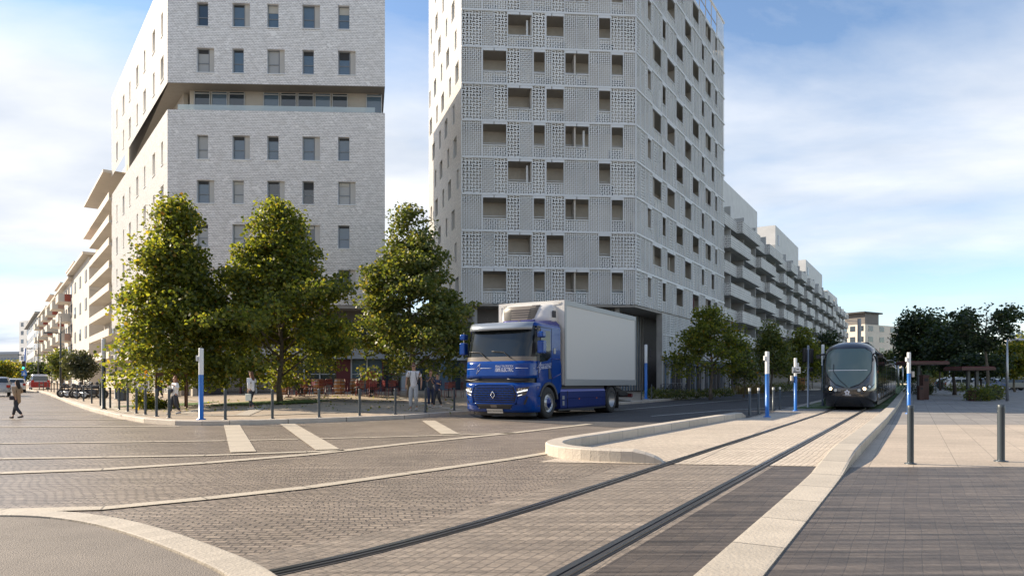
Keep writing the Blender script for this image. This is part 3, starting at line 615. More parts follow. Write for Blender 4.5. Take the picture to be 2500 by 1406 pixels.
# ---- balconied wing behind it, along the left street
def alongL(y): return (A0[0]+Lslope*(y-44), y)
bW = thing('balcony_wing', 'beige wing with seven long cantilevered balconies, directly left of the shingled block', 'building', (*alongL(70), 0))
fW = frame2(alongL(64.05), alongL(76.5)); LW = fW[3]; wW = (fW[0]-fW[2]*1.2, fW[1], fW[2], LW)
m = MB(); fbox(m, wW, -.5, LW, -12, 0, 0, 21.9); m.build('wall', 'beige', bW, True)
for k in range(9):
    z = 3.65+k*2.12; top = k == 8
    m = MB(); fbox(m, fW, 0, LW+(.5 if top else 0), -1.2, .2+(.5 if top else 0), z+(.4 if top else 0), z+.25+(.4 if top else 0)); m.build('balcony_slab', 'cream', bW, True)
    if top: continue
    m = MB(); fbox(m, fW, .02, LW, .15, .24, z+.02, z+.72); fbox(m, fW, LW-.08, LW+.01, -1.1, .15, z+.02, z+.72); m.build('balcony_parapet', 'cream', bW, True)
    for j in range(4):
        m = MB(); s = 1+j*3.4; fbox(m, wW, s, s+2.0, .01, .05, z+.25, z+1.75); m.build('window', 'glass' if (j+k) % 2 else 'blind', bW, True)
m = MB(); fbox(m, fW, -.5, LW, -12, -2.2, 21.9, 24.0); m.build('roof', 'cream', bW, True)

# ---- the perforated tower ---------------------------------------------------------------
T0, T1 = (-3.85, 52.2), (9.64, 53.2); T2 = (9.64+.62*22.3, 75.5); T3 = (-8.06, 66.2)
fF = frame2(T0, T1); fR = frame2(T1, T2); fS = frame2(T0, T3)
ZB, FH = 7.35, 2.815
bT = thing('residential_tower', 'tall tower wrapped in a white pierced lattice screen with square loggias', 'building', (3, 62, 0))
PXC = [1124,1145,1176,1206,1239,1269,1299,1331,1347,1378,1408,1439,1461,1491,1522,1552]
SF = [0]+[s_on(fF, x) for x in PXC[1:-1]]+[fF[3]]
opA = {4,5,7,8,12}; opA = {(4,5),(8,8),(12,12)}
OP_A = [(1239,1299),(1333,1377),(1461,1491)]; OP_B = [(1178,1237),(1302,1331),(1379,1438),(1492,1522)]
RP = [(1579.6,1590),(1616,1626),(1650,1668),(1690,1706.6),(1721,1736),(1745,1751)]; RQ = [(1592,1615),(1627.6,1648),(1671,1688),(1712,1719.5),(1736,1744)]
def spans(fr, lst, adj=0): return [(s_on(fr, a), s_on(fr, b_)) for a, b_ in lst]
FA, FB = spans(fF, OP_A), spans(fF, OP_B); RB, RA = spans(fR, RP), spans(fR, RQ)
slits = MB(); bars = MB(); RAILS = []; rscreen = MB(); rbars = MB()
def face_panels(scr, bar, fr, L_, ops, k, z0, z1, edges, dens, low=True):
    """pierced panels of one storey between the openings, UV counting holes"""
    o, u, n, _ = fr; ed = sorted({0, L_, *[round(e, 3) for e in edges], *[round(x, 3) for op in ops for x in op]})
    ed = [e for i, e in enumerate(ed) if i == 0 or e-ed[i-1] > .12 or e in [round(x,3) for op in ops for x in op]]
    zo0, zo1 = z0+.95, z0+2.56
    for i, (a, b_) in enumerate(zip(ed, ed[1:])):
        mid = (a+b_)/2; inop = [op for op in ops if op[0]-.01 < mid < op[1]+.01]
        parts_ = [(z0+.1, zo0-.03, .19, .19)] if inop else [(z0+.1, z1-.05, None, None)]
        for c, d, cw, chh in parts_:
            if cw is None:
                cw = .27 if dens(i, k) else .17
            chh = cw*.86; nu = max(1, round((b_-a)/cw)); nv = max(1, round((d-c)/chh)); of = (i*7+k*3) % 2
            q = [tuple(o+u*s+n*.0+Vector((0,0,z))) for s, z in ((a,c),(b_,c),(b_,d),(a,d))]
            scr.face(q, [(of,0),(nu+of,0),(nu+of,nv),(of,nv)])
        bar.obox(o, u, n, a-.03, a+.03, -.05, .05, z0+.1, zo0-.05 if any(op[0]+.02 < a < op[1]-.02 for op in ops) else z1-.05)
        if inop:
            bar.obox(o, u, n, a+.03, b_-.03, -.06, .06, zo0-.04, zo0+.02)
            bar.obox(o, u, n, a+.03, b_-.03, -.06, .06, zo1, z1-.06)
            RAILS.append((fr, inop[0], zo0))
    bar.obox(o, u, n, 0, L_, -.07, .07, z1-.1+.05, z1+.09)
densF = lambda i, k: (k % 2 == 0 and i in (4,5,10,11,12,13)) or (k % 2 == 1 and i in (0,1,3,6,9,13,14,15))
densR = lambda i, k: (i*5+k*3) % 7 in (0, 3)
for k in range(12):
    z0 = ZB+k*FH; z1 = z0+FH
    face_panels(slits, bars, fF, fF[3], FB if k % 2 == 0 else FA, k, z0, z1, SF, densF)
    er = [j*.98 for j in range(1, int(fR[3]/.98))]
    if k >= 11: continue
    face_panels(rscreen, rbars, fR, fR[3], RB if k % 2 == 0 else RA, k, z0, z1, er, densR)
# the top storey of the street side is an open terrace frame behind the rail
o_, u_, n_, L_ = fR
for s0, s1 in ((0, 8.5), (L_-3.2, L_)):
    for a in np.arange(s0, s1-.3, .98):
        q = [tuple(o_+u_*s+Vector((0,0,z))) for s, z in ((a,ZB+11*FH+.1),(min(a+.98,s1),ZB+11*FH+.1),(min(a+.98,s1),ZB+12*FH),(a,ZB+12*FH))]
        rscreen.face(q, [(0,0),(5,0),(5,14),(0,14)])
tm = MB()
for s in np.arange(8.5, L_-3, 2.1): tm.obox(o_, u_, n_, s-.035, s+.035, -.04, .04, ZB+11*FH+.09, ZB+12*FH-.15)
tm.obox(o_, u_, n_, 8.5, L_-3.2, -.03, .03, ZB+11*FH+1.1, ZB+11*FH+1.16); tm.build('terrace_frame', 'frame', bT, True)
rbars.obox(o_, u_, n_, 0, L_, -.07, .07, ZB+12*FH-.15, ZB+12*FH+.05)
# lower screen at street level beyond the cantilever
dC = s_on(fR, 1617)
for r in range(2):
    for a in np.arange(dC, L_-.4, .98):
        b_ = min(a+.98, L_); z0 = 3.7+r*1.83; z1 = z0+1.78
        cw = .25 if (int(a*3)+r) % 5 == 0 else .17; nu = max(1, round((b_-a)/cw)); nv = round(1.78/cw/.86)
        rscreen.face([tuple(o_+u_*s+Vector((0,0,z))) for s, z in ((a,z0),(b_,z0),(b_,z1),(a,z1))], [(0,0),(nu,0),(nu,nv),(0,nv)])
        rbars.obox(o_, u_, n_, a-.03, a+.03, -.05, .05, z0, z1)
    rbars.obox(o_, u_, n_, dC, L_, -.06, .06, 3.64+r*1.83, 3.72+r*1.83)
slits.build('lattice_screen', 'lat', bT, True); bars.build('screen_frame', 'metal_w', bT, True)
rscreen.build('side_screen', 'lat', bT, True); rbars.build('side_frame', 'metal_w', bT, True);
for fr_, op, zq in sorted(set((id(f_), op, z) for f_, op, z in RAILS), key=lambda q: q[2])[:100]:
    f_ = fF if fr_ == id(fF) else fR; m = MB(); fbox(m, f_, op[0], op[1], -.5, -.47, zq+.12, zq+.16); fbox(m, f_, op[0], op[1], -.5, -.47, zq+.3, zq+.33); fbox(m, f_, op[0], op[0]+.03, -.5, -.47, zq-.2, zq+.3); m.build('loggia_rail', 'steel', bT, True)
def quadcore(d):    # tower outline set back by d behind its two screens
    nF, nR, nS = fF[2], fR[2], fS[2]
    def isect(o1, u1, o2, u2):
        det = u1.x*(-u2.y)-u1.y*(-u2.x); r = o2-o1; t = (r.x*(-u2.y)-r.y*(-u2.x))/det; return o1+u1*t
    a = isect(fF[0]-nF*d, fF[1], fS[0]-nS*.3, fS[1]); b_ = isect(fF[0]-nF*d, fF[1], fR[0]-nR*d, fR[1])
    return [(a.x,a.y),(b_.x,b_.y),(T2[0]-.3-nR.x*d*0,T2[1]+.2),(T3[0]+6,84),(T3[0]+.3,T3[1]+.3)] if 0 else [(a.x,a.y),(b_.x,b_.y),(T2[0]-nR.x*d,T2[1]-nR.y*d),(T3[0]+1,T3[1]+8),(T3[0]-fS[2].x*.3,T3[1])]
m = MB(); cbox(m, quadcore(1.6), ZB+.05, ZB+11*FH); m.build('core_wall', 'loggia', bT, True)
m = MB()
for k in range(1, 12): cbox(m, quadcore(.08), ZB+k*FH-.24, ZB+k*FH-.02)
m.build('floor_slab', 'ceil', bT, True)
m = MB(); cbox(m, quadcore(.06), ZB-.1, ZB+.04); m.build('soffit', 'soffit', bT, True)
# loggia partitions and windows in the wall behind
iF = (fF[0]-fF[2]*1.6, fF[1], fF[2], fF[3]); iR = (fR[0]-fR[2]*1.6, fR[1], fR[2], fR[3])
for k in range(12):
    for fr_, ss in ((fF, (4.4, 8.7)), (fR, (3.5, 9.1, 14.5, 20.1) if k < 11 else ())):
        for s in ss: m = MB(); fbox(m, fr_, s+(k % 2)*.9, s+.12+(k % 2)*.9, -1.6, -.15, ZB+k*FH, ZB+k*FH+2.57); m.build('partition', 'loggia', bT, True)
cnt = 0
for k in range(11):
    z = ZB+k*FH
    for op in (FB if k % 2 == 0 else FA):
        s = op[0]+(op[1]-op[0])*(.45 if (k+int(op[0])) % 3 else .1); m = MB(); fbox(m, iF, s, s+1.1, .01, .05, z+.05, z+1.32); w_ = m.build('window', 'glass', bT, True)
        m = MB(); fbox(m, iF, s-.06, s+1.16, .01, .04, z+1.32, z+1.45); m.build('blind_box', 'blind', w_, True)
    for op in (RB if k % 2 == 0 else RA):
        s = op[0]+.3; m = MB(); fbox(m, iR, s, s+(op[1]-op[0])*.5, .01, .05, z+.05, z+1.7); m.build('window', 'glass' if (k+int(s)) % 3 else 'glass_b', bT, True)
m = MB(); fbox(m, fR, fR[3]-.16, fR[3]-.03, -2.2, -.09, ZB, ZB+11*FH); m.build('end_wall', 'loggia', bT, True)
# awning poles, curtains in a few loggias
for (fr, op, k, mat) in ((fF, FB[2], 8, 'metal_w'), (fF, FB[2], 4, 'metal_w'), (fF, FA[0], 7, 'metal_w'), (fF, FA[0], 3, 'metal_w'), (fR, RB[3], 0, 'bordeaux'), (fR, RB[4], 0, 'red'), (fR, RB[1], 2, 'glass_b'), (fR, RA[1], 1, 'loggia'), (fR, RB[1], 6, 'metal_w')):
    m = MB(); z = ZB+k*FH; fbox(m, fr, op[1]-.42, op[1]-.27, -.5, -.4, z+.95, z+2.4); m.build('folded_awning', mat, bT, True)
# shingled left side with scattered windows
OPS = []
for k in range(12):
    for j in range(5):
        s = 1.1+j*2.95+(k % 3)*.75; w = .75 if (j+k) % 2 else 1.25
        if s+w < fS[3]-.2: OPS.append((s, s+w, ZB+k*FH+.75, ZB+k*FH+2.3, False))
m = MB(); wall(m, fS, 0, fS[3], ZB-.05, ZB+12*FH, OPS, .3); m.build('side_wall', 'shing2', bT, True)
for h in OPS: 
    m = MB(); fbox(m, fS, h[0], h[1], -.3, -.25, h[2], h[3]); m.build('window', 'glass', bT, True)
# recessed ground floor
gF = (fF[0]-fF[2]*2.2, fF[1], fF[2], fF[3]); gR = (fR[0]-fR[2]*2.4, fR[1], fR[2], fR[3])
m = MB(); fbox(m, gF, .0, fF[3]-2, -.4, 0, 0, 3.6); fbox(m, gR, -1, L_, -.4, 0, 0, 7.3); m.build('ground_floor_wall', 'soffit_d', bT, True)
m = MB(); fbox(m, gF, -3, fF[3]-1.5, -.6, .2, 6.0, 7.3); m.build('lintel', 'soffit_d', bT, True)
m = MB(); fbox(m, gF, -1, fF[3]-2, -.3, -.2, 3.6, 6.0); m.build('clerestory', 'glass_l', bT, True)
for i in range(9):
    s = .8+i*1.2; m = MB(); fbox(m, gF, s, s+1.05, .01, .05, .7, 3.3); m.build('shop_window', ('glass','dark','glass_b','frame_w')[i % 4], bT, True)
for i in range(14):
    s = -.6+i*.62; m = MB(); fbox(m, gR, s, s+.1, .0, .14, .7, 7.2); m.build('mullion', 'concrete', bT, True)
m = MB(); fbox(m, gR, -.8, dC+1, .0, .05, .7, 7.2); m.build('curtain_wall', 'glass_b', bT, True)
m = MB(); fbox(m, fR, dC-.05, dC+.3, -.5, .0, .3, 7.3); m.build('pier', 'concrete', bT, True)
for s in (1.0, 6.5, 12.2):
    m = MB(); P_ = fF[0]+fF[1]*s-fF[2]*.7; m.tube([(P_.x,P_.y,.3),(P_.x,P_.y,7.3)], .22); m.build('column', 'concrete', bT, True)
m = MB(); fbox(m, fR, dC+.4, L_+9, -.3, .12, 3.0, 3.62); m.build('shop_band', 'navy', bT, True)
rng = random.Random(3)
for i in range(18):
    s = dC+.7+i*1.5
    m = MB(); fbox(m, fR, s, s+1.2, -.35, -.3, .5, 2.95); w_ = m.build('shop_window', rng.choice(('glass','glass_b','glass','dark')), bT, True)
    m = MB(); fbox(m, fR, s-.16, s, -.35, -.05, .3, 3.0); m.build('frame', rng.choice(('frame','frame_w','soffit_d')), w_, True)
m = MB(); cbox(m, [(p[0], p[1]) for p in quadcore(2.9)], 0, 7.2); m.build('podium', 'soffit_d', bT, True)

# ---- low shop link between the two blocks
lk = frame2((A1[0]-.6, A1[1]+2.2), (T0[0]+.6, T0[1]+2.0)); bK = thing('shop_link', 'low dark shop building filling the gap between shingled block and lattice tower', 'building', (-6, 50, 0))
m = MB(); fbox(m, lk, 0, lk[3], -6, 0, 0, 6.1); m.build('wall', 'soffit_d', bK, True)
m = MB(); fbox(m, lk, 0, lk[3], .0, .3, 3.1, 3.75); m.build('shop_band', 'panelg', bK, True)
for i in range(6):
    s = .4+i*1.3; m = MB(); fbox(m, lk, s, s+1.1, .01, .05, .7, 3.0); w_ = m.build('shop_window', ('dark','panelg','glass','dark','glass_b','glass')[i], bK, True)
    m = MB(); fbox(m, lk, s-.1, s, .01, .12, .6, 3.1); m.build('frame', 'frame', w_, True)
m = MB(); fbox(m, lk, -.1, lk[3]+.1, -6, .35, 6.1, 6.35); m.build('roof', 'concrete', bK, True)

# ---- terraced white housing beyond the tower: three blocks with staggered lattice balconies
def alongR(y): return (9.64+.62*(y-53.2), y)
DESC = ['long white block of lattice balconies touching the tower, nearest of the terraced row', 'middle white block of the terraced row with a blank penthouse wall', 'farther white block of the terraced row, third from the tower', 'last and smallest white block at the far end of the terraced row']
for bi, (y0, y1, ztop, zroof) in enumerate(((75.6,104.5,21.8,24.7),(104.6,129.5,21.8,25.4),(129.6,156,21.6,24.6),(156.1,178,20.6,22.4))):
    fr = frame2(alongR(y0), alongR(y1)); L_ = fr[3]; c = alongR((y0+y1)/2)
    b4 = thing('terraced_block', DESC[bi], 'building', (*c, 0), group='terraced white housing along the avenue')
    m = MB(); fbox(m, fr, 0, L_, -12, -1.9, 0, ztop-.9); m.build('wall', 'concrete', b4, True)
    m = MB(); fbox(m, fr, 0 if bi == 0 else 1.0, L_*(.66 if bi == 0 else .75), -11, -1.3, ztop-.9, zroof+.5); m.build('penthouse', 'white', b4, True)
    if bi:
        m = MB(); fbox(m, fr, 3, 3.9, -1.3, -1.25, zroof-2.3, zroof-.7); m.build('window', 'glass', b4, True)
    nf = 7; FH2 = (ztop-3.4)/nf
    bl = (15.5, 9.5, 8.5, 7.0)[bi]; rr = random.Random(bi)
    for k in range(nf):
        z = 3.4+k*FH2
        m = MB(); fbox(m, fr, 0, L_, -1.9, 0, z-.2, z+.0); fbox(m, fr, 0, L_, -.1, .05, z-.2, z+1.12)
        m.build('balcony', 'lat2', b4, True) if 0 else None
        mm = MB()
        def para(s0, s1, d0, d1, zz0, zz1):
            o, u, n, _ = fr
            P = lambda s, d, zq: tuple(o+u*s+n*d+Vector((0,0,zq)))
            nv = 5
            def q(A, B, ln, lo):
                nu = max(2, round(ln/.24)); mm.face([(*A, zz0), (*B, zz0), (*B, zz1), (*A, zz1)], [(lo,0),(lo+nu,0),(lo+nu,nv),(lo,nv)])
            c4 = [o+u*s+n*d for s, d in ((s0,d0),(s0,d1),(s1,d1),(s1,d0))]
            for i_, ln in ((0, d1-d0), (1, s1-s0), (2, d1-d0)): q((c4[i_].x,c4[i_].y), (c4[i_+1].x,c4[i_+1].y), ln, k)
        para(0, L_, -1.9, .0, z-.2, z+1.12)
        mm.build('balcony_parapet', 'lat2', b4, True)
        m = MB(); fbox(m, fr, 0.02, L_-.02, -1.9, -.05, z-.18, z-.02)
        ns = int(L_/bl)
        boxes = []
        for j in range(ns+1):
            s0 = j*bl+(0.2 if k % 2 else bl*.36); s1 = min(s0+bl*.62, L_-.1)
            if s1-s0 < 1.5: continue
            boxes.append((s0, s1)); fbox(m, fr, s0+.02, s1-.02, -.03, .6, z-.18, z-.03)
        m.build('balcony_floor', 'white', b4, True)
        for s0, s1 in boxes:
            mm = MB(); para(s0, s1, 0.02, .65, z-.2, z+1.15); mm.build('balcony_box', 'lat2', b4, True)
        wi = (fr[0]-fr[2]*1.9, fr[1], fr[2], L_)
        for j in range(int(L_/3.2)):
            s = .6+j*3.2; m = MB(); fbox(m, wi, s, s+2.0, .01, .05, z, z+2.15); m.build('window', rr.choice(('glass','glass','dark','glass_b')), b4, True)
        for j in range(int(L_/6.4)): m = MB(); fbox(m, fr, 6.4*j+3.0, 6.4*j+3.12, -1.9, -.1, z, z+FH2-.2); m.build('divider', 'frame_w', b4, True)
    m = MB(); fbox(m, fr, 0, L_, -2.2, -1.6, 0, 3.2); m.build('ground_floor_wall', 'soffit_d', b4, True)

# ---- buildings closing the avenue
def block(name, label, fr_pts, depth, z0, z1, mat, rows, ncols, wmat='glass', parts=(), roof=None, wz=(.9,2.3), fh=2.9, ww=.5, zfirst=3, balc=None, side=None, group=None):
    fr = frame2(*fr_pts); L_ = fr[3]; c = (fr[0]+fr[1]*L_/2)
    b_ = thing(name, label, 'building', (c.x, c.y, 0), group=group)
    m = MB(); fbox(m, fr, 0, L_, -depth, 0, z0, z1); m.build('wall', mat, b_, True)
    for k in range(rows):
        for j in range(ncols):
            cw = L_/ncols; s = cw*j+cw*(1-ww)/2; zz0 = zfirst+k*fh+wz[0]; m = MB(); fbox(m, fr, s, s+cw*ww, .01, .06, zz0, zfirst+k*fh+wz[1]); m.build('window', wmat if (j*3+k) % 4 else 'glass_b', b_, True)
        if balc and k < rows:
            m = MB(); fbox(m, fr, *balc[:2], 0, balc[2], zfirst+k*fh-.1, zfirst+k*fh+.15); fbox(m, fr, *balc[:2], balc[2]-.1, balc[2], zfirst+k*fh+.15, zfirst+k*fh+1.05); m.build('balcony', balc[3], b_, True)
    if side:
        fs = frame2((fr[0]+fr[1]*L_).xy[:], (fr[0]+fr[1]*L_-fr[2]*depth).xy[:]) if side[0] == 1 else frame2(fr[0].xy[:], (fr[0]-fr[2]*depth).xy[:])
        for k in range(rows):
            for j in range(side[1]):
                s = (j+.3)*fs[3]/side[1]; m = MB(); fbox(m, fs, s, s+fs[3]/side[1]*.4, .01, .06, zfirst+k*fh+wz[0], zfirst+k*fh+wz[1]); m.build('window', wmat, b_, True)
    if roof:
        m = MB(); fbox(m, fr, -roof[0], L_+roof[0], -depth-roof[0], roof[0], z1, z1+roof[1]); m.build('roof', roof[2], b_, True)
    return b_, fr
def pt(px, y): return ((px-CX)/FPX*y, y)
b_, fr = block('cream_apartments', 'cream corner building with a planted roof terrace and dark top storey, behind the tram', (pt(2052,190), pt(2112,184)), 16, 0, 17.3, 'cream', 5, 3, ww=.62, side=(1,3))
m = MB(); fbox(m, fr, .3, 6.2, -8, -1.4, 17.3, 20.4); m.build('penthouse', 'soffit_d', b_, True); m = MB(); fbox(m, fr, -.2, 6.8, -9, -.2, 20.4, 20.8); m.build('roof', 'dark', b_, True)
b_, fr = block('glazed_flats', 'narrow grey flats with stacked dark balconies between the cream building and the tan one', (pt(2118,215), pt(2168,250)), 20, 0, 16.4, 'panelg', 5, 6, ww=.55, balc=(.5,12,1.0,'soffit_d'))
b_, fr = block('tan_building', 'white banded office building under a tan sloping roof wall, left of the dark trees', (pt(2166,260), pt(2240,250)), 20, 0, 17, 'cream', 5, 1, ww=.92, wz=(1.0,2.4), fh=3.3, zfirst=.5)
m = MB(); fbox(m, fr, -1, fr[3]+1, -16, -.5, 17, 17.6)
for i in range(12): fbox(m, fr, -1+i*1.2, fr[3]+6, -16, -4, 17.6+i*.22, 17.82+i*.22)
m.build('roof', 'pink', b_, True)
block('low_offices', 'low modern building with blue glazing half hidden by the trees at the right edge', (pt(2462,170), pt(2580,165)), 20, 0, 13.5, 'white', 4, 6, 'glass_b', ww=.7)
block('far_flats', 'pale distant flats glimpsed beneath the tree canopy on the right', (pt(2240,420), pt(2440,400)), 20, 0, 9, 'beige', 3, 8)
# ---- left street
B2 = [alongL(78.5), alongL(93.5)]
b_, fr = block('cream_gable_house', 'cream apartment house with a plain gable wall beside the balconied wing', B2, 14, 0, 16.0, 'cream', 4, 3, 'frame', fh=3.3, ww=.28, wz=(.9,2.3), zfirst=2.5, side=(0,0), roof=(.7,.3,'cream'))
m = MB(); fbox(m, fr, -1.0, 8, -9, -1.5, 16.3, 19.3); m.build('penthouse', 'pink', b_, True); m = MB(); fbox(m, fr, -1.2, 8.4, -9.5, -.2, 19.3, 19.55); m.build('roof_slab', 'cream', b_, True)
m = MB(); fg = frame2((fr[0]-fr[2]*.1).xy[:], (fr[0]-fr[2]*13).xy[:])
for k in range(5): fbox(m, fg, 0, 12.9, .0, .015, 3.0+3.0*k, 3.05+3.0*k)
m.build('wall_joint', 'concrete', b_, True)
DB = ['cream apartment house with stacked red balcony sides, next after the plain gable house', 'cream apartment house with pinkish roof storey, middle of the left street row', 'far cream apartment house with small roof overhang, left street']
for i, (ya, yb, zt) in enumerate(((93.6,112,15.6),(112.1,131,15.4),(131.1,152,15.9))):
    b_, fr = block('street_apartments', DB[i], [alongL(ya), alongL(yb)], 14, 0, zt, 'cream', 5, 6, 'dark', fh=2.75, ww=.5, zfirst=1.8, wz=(.4,2.2), roof=(.6,.3,'cream'), group='apartment houses along the left street')
    L_ = fr[3]
    for k in range(5):
        z = 1.8+2.75*k
        for j in (0, 1):
            s = L_*(.12+.5*j)
            m = MB(); fbox(m, fr, s, s+L_*.2, 0, 1.5, z-.1, z+1.0); bo = m.build('balcony', 'cream', b_, True)
            m = MB(); fbox(m, fr, s-.08, s-.005, 0, .75, z+.0, z+.95); m.build('side_screen', 'redbal' if (k+j) % 3 == 1 else 'pink' if (k+j) % 3 == 2 else 'cream', b_, True)
    m = MB(); fbox(m, fr, L_*.2, L_*.7, -8, -1.5, zt+.3, zt+2.9); m.build('penthouse', 'pink', b_, True); m = MB(); fbox(m, fr, L_*.17, L_*.73, -9, -.4, zt+2.9, zt+3.1); m.build('roof_slab', 'cream', b_, True)
block('grey_gabled_flats', 'pale flats with a blank end wall, beyond the red-balcony houses', [alongL(158), alongL(205)], 14, 0, 17.5, 'white', 5, 8, roof=(.8,.4,'concrete'))
block('white_slab_tower', 'white slab tower with dark window strips at the far end of the left street', [pt(47,255), pt(76,250)], 30, 0, 24.6, 'white', 7, 2, fh=3.1, ww=.4)
block('distant_estate', 'distant grey-green apartment slab closing the left street on the horizon', [pt(-60,420), pt(48,410)], 20, 0, 19, 'concrete', 4, 14, 'glass_b', ww=.6, fh=3.8, roof=(.5,1.5,'panelg'))
# buildings behind the camera: they face the crossing and show in the glass
block('facing_block', 'long pale block behind the camera facing the crossing', [(-60,-42),(60,-40)], 14, 0, 17, 'beige', 5, 24)
# ================================================================ trees and planting
def leaves_obj(name, pts, size, mat, parent, flat=.0, aspect=.75, seed=1):
    """one small bent leaf face pair at every point"""
    r = np.random.default_rng(seed); n = len(pts); pts = np.asarray(pts, dtype=float)
    d = r.normal(size=(n,3)); d[:,2] = d[:,2]*.6-.25; d /= np.linalg.norm(d, axis=1)[:,None]
    h = r.normal(size=(n,3)); s = np.cross(d, h); s /= np.linalg.norm(s, axis=1)[:,None]+1e-9
    nn = np.cross(d, s); L_ = size*(.65+.7*r.random(n))[:,None]; wv = L_*aspect*.5
    a = pts; tip = pts+d*L_+nn*L_*.12; l = pts+d*L_*.5+s*wv-nn*L_*.1; rr = pts+d*L_*.45-s*wv-nn*L_*.1
    l2 = pts+d*L_*.85+s*wv*.75; r2 = pts+d*L_*.8-s*wv*.75
    V = np.stack([a, rr, r2, tip, l2, l], axis=1).reshape(-1,3)
    me = bpy.data.meshes.new(name); me.vertices.add(6*n); me.vertices.foreach_set('co', V.ravel())
    me.loops.add(6*n); me.loops.foreach_set('vertex_index', np.arange(6*n)); me.polygons.add(n)
    me.polygons.foreach_set('loop_start', np.arange(n)*6); me.polygons.foreach_set('loop_total', np.full(n, 6)); me.update(calc_edges=True); me.validate()
    me.materials.append(mt_[mat]); o = bpy.data.objects.new(name, me); C.objects.link(o); o.parent = parent
    return o
def tree(name, label, cat, loc, prof, height, base, nlimb, nleaf, size, mat, bark='bark', trunk_r=.12, seed=1, group=None, lean=0, spread=.5, open_=0.0, squash=1.0, stakes=False, tiers=0):
    """prof(t)->(radius) of the crown from its base (t=0) to its top (t=1); limbs grow from the trunk and carry leaf clumps"""
    r = random.Random(seed); g = np.random.default_rng(seed)
    t0 = thing(name, label, cat, loc, group=group); m = MB()
    def cxy(z): return Vector((lean*(z/height)+.12*math.sin(z*1.1+seed), .1*math.cos(z*.9+seed), z))
    zs = [i*height*.92/12 for i in range(13)]
    m.tube([cxy(z) if z > .01 else Vector((0,0,-.1)) for z in zs], [trunk_r*(1.25 if i == 0 else 1)*(1-i/13.5) for i in range(13)], 8)
    ends = []
    for i in range(nlimb):
        t = (i+.5)/nlimb; z0 = base+(height*.9-base)*(t**.9)*.85; a = i*2.4+r.uniform(-.4,.4)
        R = prof(t)*r.uniform(.7,1.12); up = r.uniform(.15,.5)*R+.2
        p0 = cxy(z0); p2 = p0+Vector((math.cos(a)*R, math.sin(a)*R*squash, up)); p1 = p0.lerp(p2, .5)+Vector((0,0,.12*R))
        rr = trunk_r*.42*(1-t*.6); m.tube([p0,p1,p2], [rr, rr*.6, rr*.2], 5)
        for f_ in np.arange(.25, 1.01, .15): ends.append((p0.lerp(p1, f_*2) if f_ < .5 else p1.lerp(p2, f_*2-1), f_))
        for q in range(3):
            b_ = p0.lerp(p2, r.uniform(.35,.9)); a2 = a+r.choice((-1,1))*r.uniform(.5,1.1); l2 = R*r.uniform(.25,.5)
            e = b_+Vector((math.cos(a2)*l2, math.sin(a2)*l2*squash, r.uniform(-.1,.5)*l2)); m.tube([b_, e], [rr*.35, rr*.12], 4); ends.append((e, .9)); ends.append((b_.lerp(e,.5), .8))
    m.build('trunk', bark, t0)
    # leaf clumps: around limb points and over the crown surface
    cl = []
    ncl = int(150*(1-open_*.5))
    for _ in range(ncl):
        t = r.random()**1.15; z = base+(height-base)*t; a = r.uniform(0, 2*math.pi); R = prof(t)*(1+.14*math.sin(3*a+z*1.9+seed)+.12*math.sin(2*a-z*2.7+seed*2)); q = R*(r.random()**.4)
        if open_ and r.random() < open_*.6 and q < R*.75: continue
        c = cxy(z); cl.append((c.x+math.cos(a)*q, c.y+math.sin(a)*q*squash, z, r.uniform(.55,1.15)))
    for e, f_ in ends:
        if f_ > .45: cl.append((e.x, e.y, e.z, r.uniform(.5,1.0)))
    cl = np.array(cl); w = cl[:,3]**2; idx = g.choice(len(cl), size=nleaf, p=w/w.sum())
    off = g.normal(size=(nleaf,3)); off /= np.maximum(1, np.linalg.norm(off, axis=1)/1.7)[:,None]
    sg = spread*cl[idx,3][:,None]*np.array([1,1*max(.7,squash),.62]); P = cl[idx,:3]+off*sg
    top = P[:,2] > height*1.03; P[top,2] = height*1.03
    leaves_obj('crown', P, size, mat, t0, seed=seed)
    if stakes:
        s_ = MB()
        for dx, dy in ((-.7,-.5),(.7,-.5),(0,.8)): s_.tube([(dx,dy,-.1),(dx,dy,1.9)], .045, 6)
        s_.build('stake', 'wood', t0); s_ = MB(); s_.box(-.75,.75,-.54,-.46,1.45,1.6); s_.build('crossbar', 'wood', t0)
    return t0
cone = lambda R: (lambda t: R*(max(.0, math.sin(min(1, t*3.2+.62)*math.pi/2))*(1-t)**.75*1.22+.08))
def at_px(px, y): x = (px-CX)/FPX*y; return (x, y, pz(x, y))
def ztop(py, y): return CH+(HOR-py)/FPX*y
l1 = at_px(432, 31.5); l2 = at_px(684, 33.5); l3 = at_px(1002, 38.5)
tree('plane_tree', 'plane tree with yellowed sunlit edge, leftmost of the three on the plaza', 'tree', l1, cone(2.1), ztop(492,31.5)-l1[2], 1.15, 28, 32000, .165, 'leaf_plane', trunk_r=.13, seed=3, group='three plane trees on the plaza', lean=-.1, stakes=True, spread=.5)
tree('plane_tree', 'widest plane tree with yellow-green top, middle of the three on the plaza', 'tree', l2, cone(3.15), ztop(500,33.5)-l2[2], 1.0, 32, 44000, .165, 'leaf_plane', trunk_r=.14, seed=11, group='three plane trees on the plaza', lean=-.2, spread=.48)
tree('plane_tree', 'darker plane tree against the gap of sky, behind the standing man and nearest the lorry', 'tree', l3, cone(3.1), ztop(512,38.5)-l3[2], 1.35, 32, 34000, .175, 'leaf_green', trunk_r=.13, seed=23, group='three plane trees on the plaza', open_=.25, spread=.46)
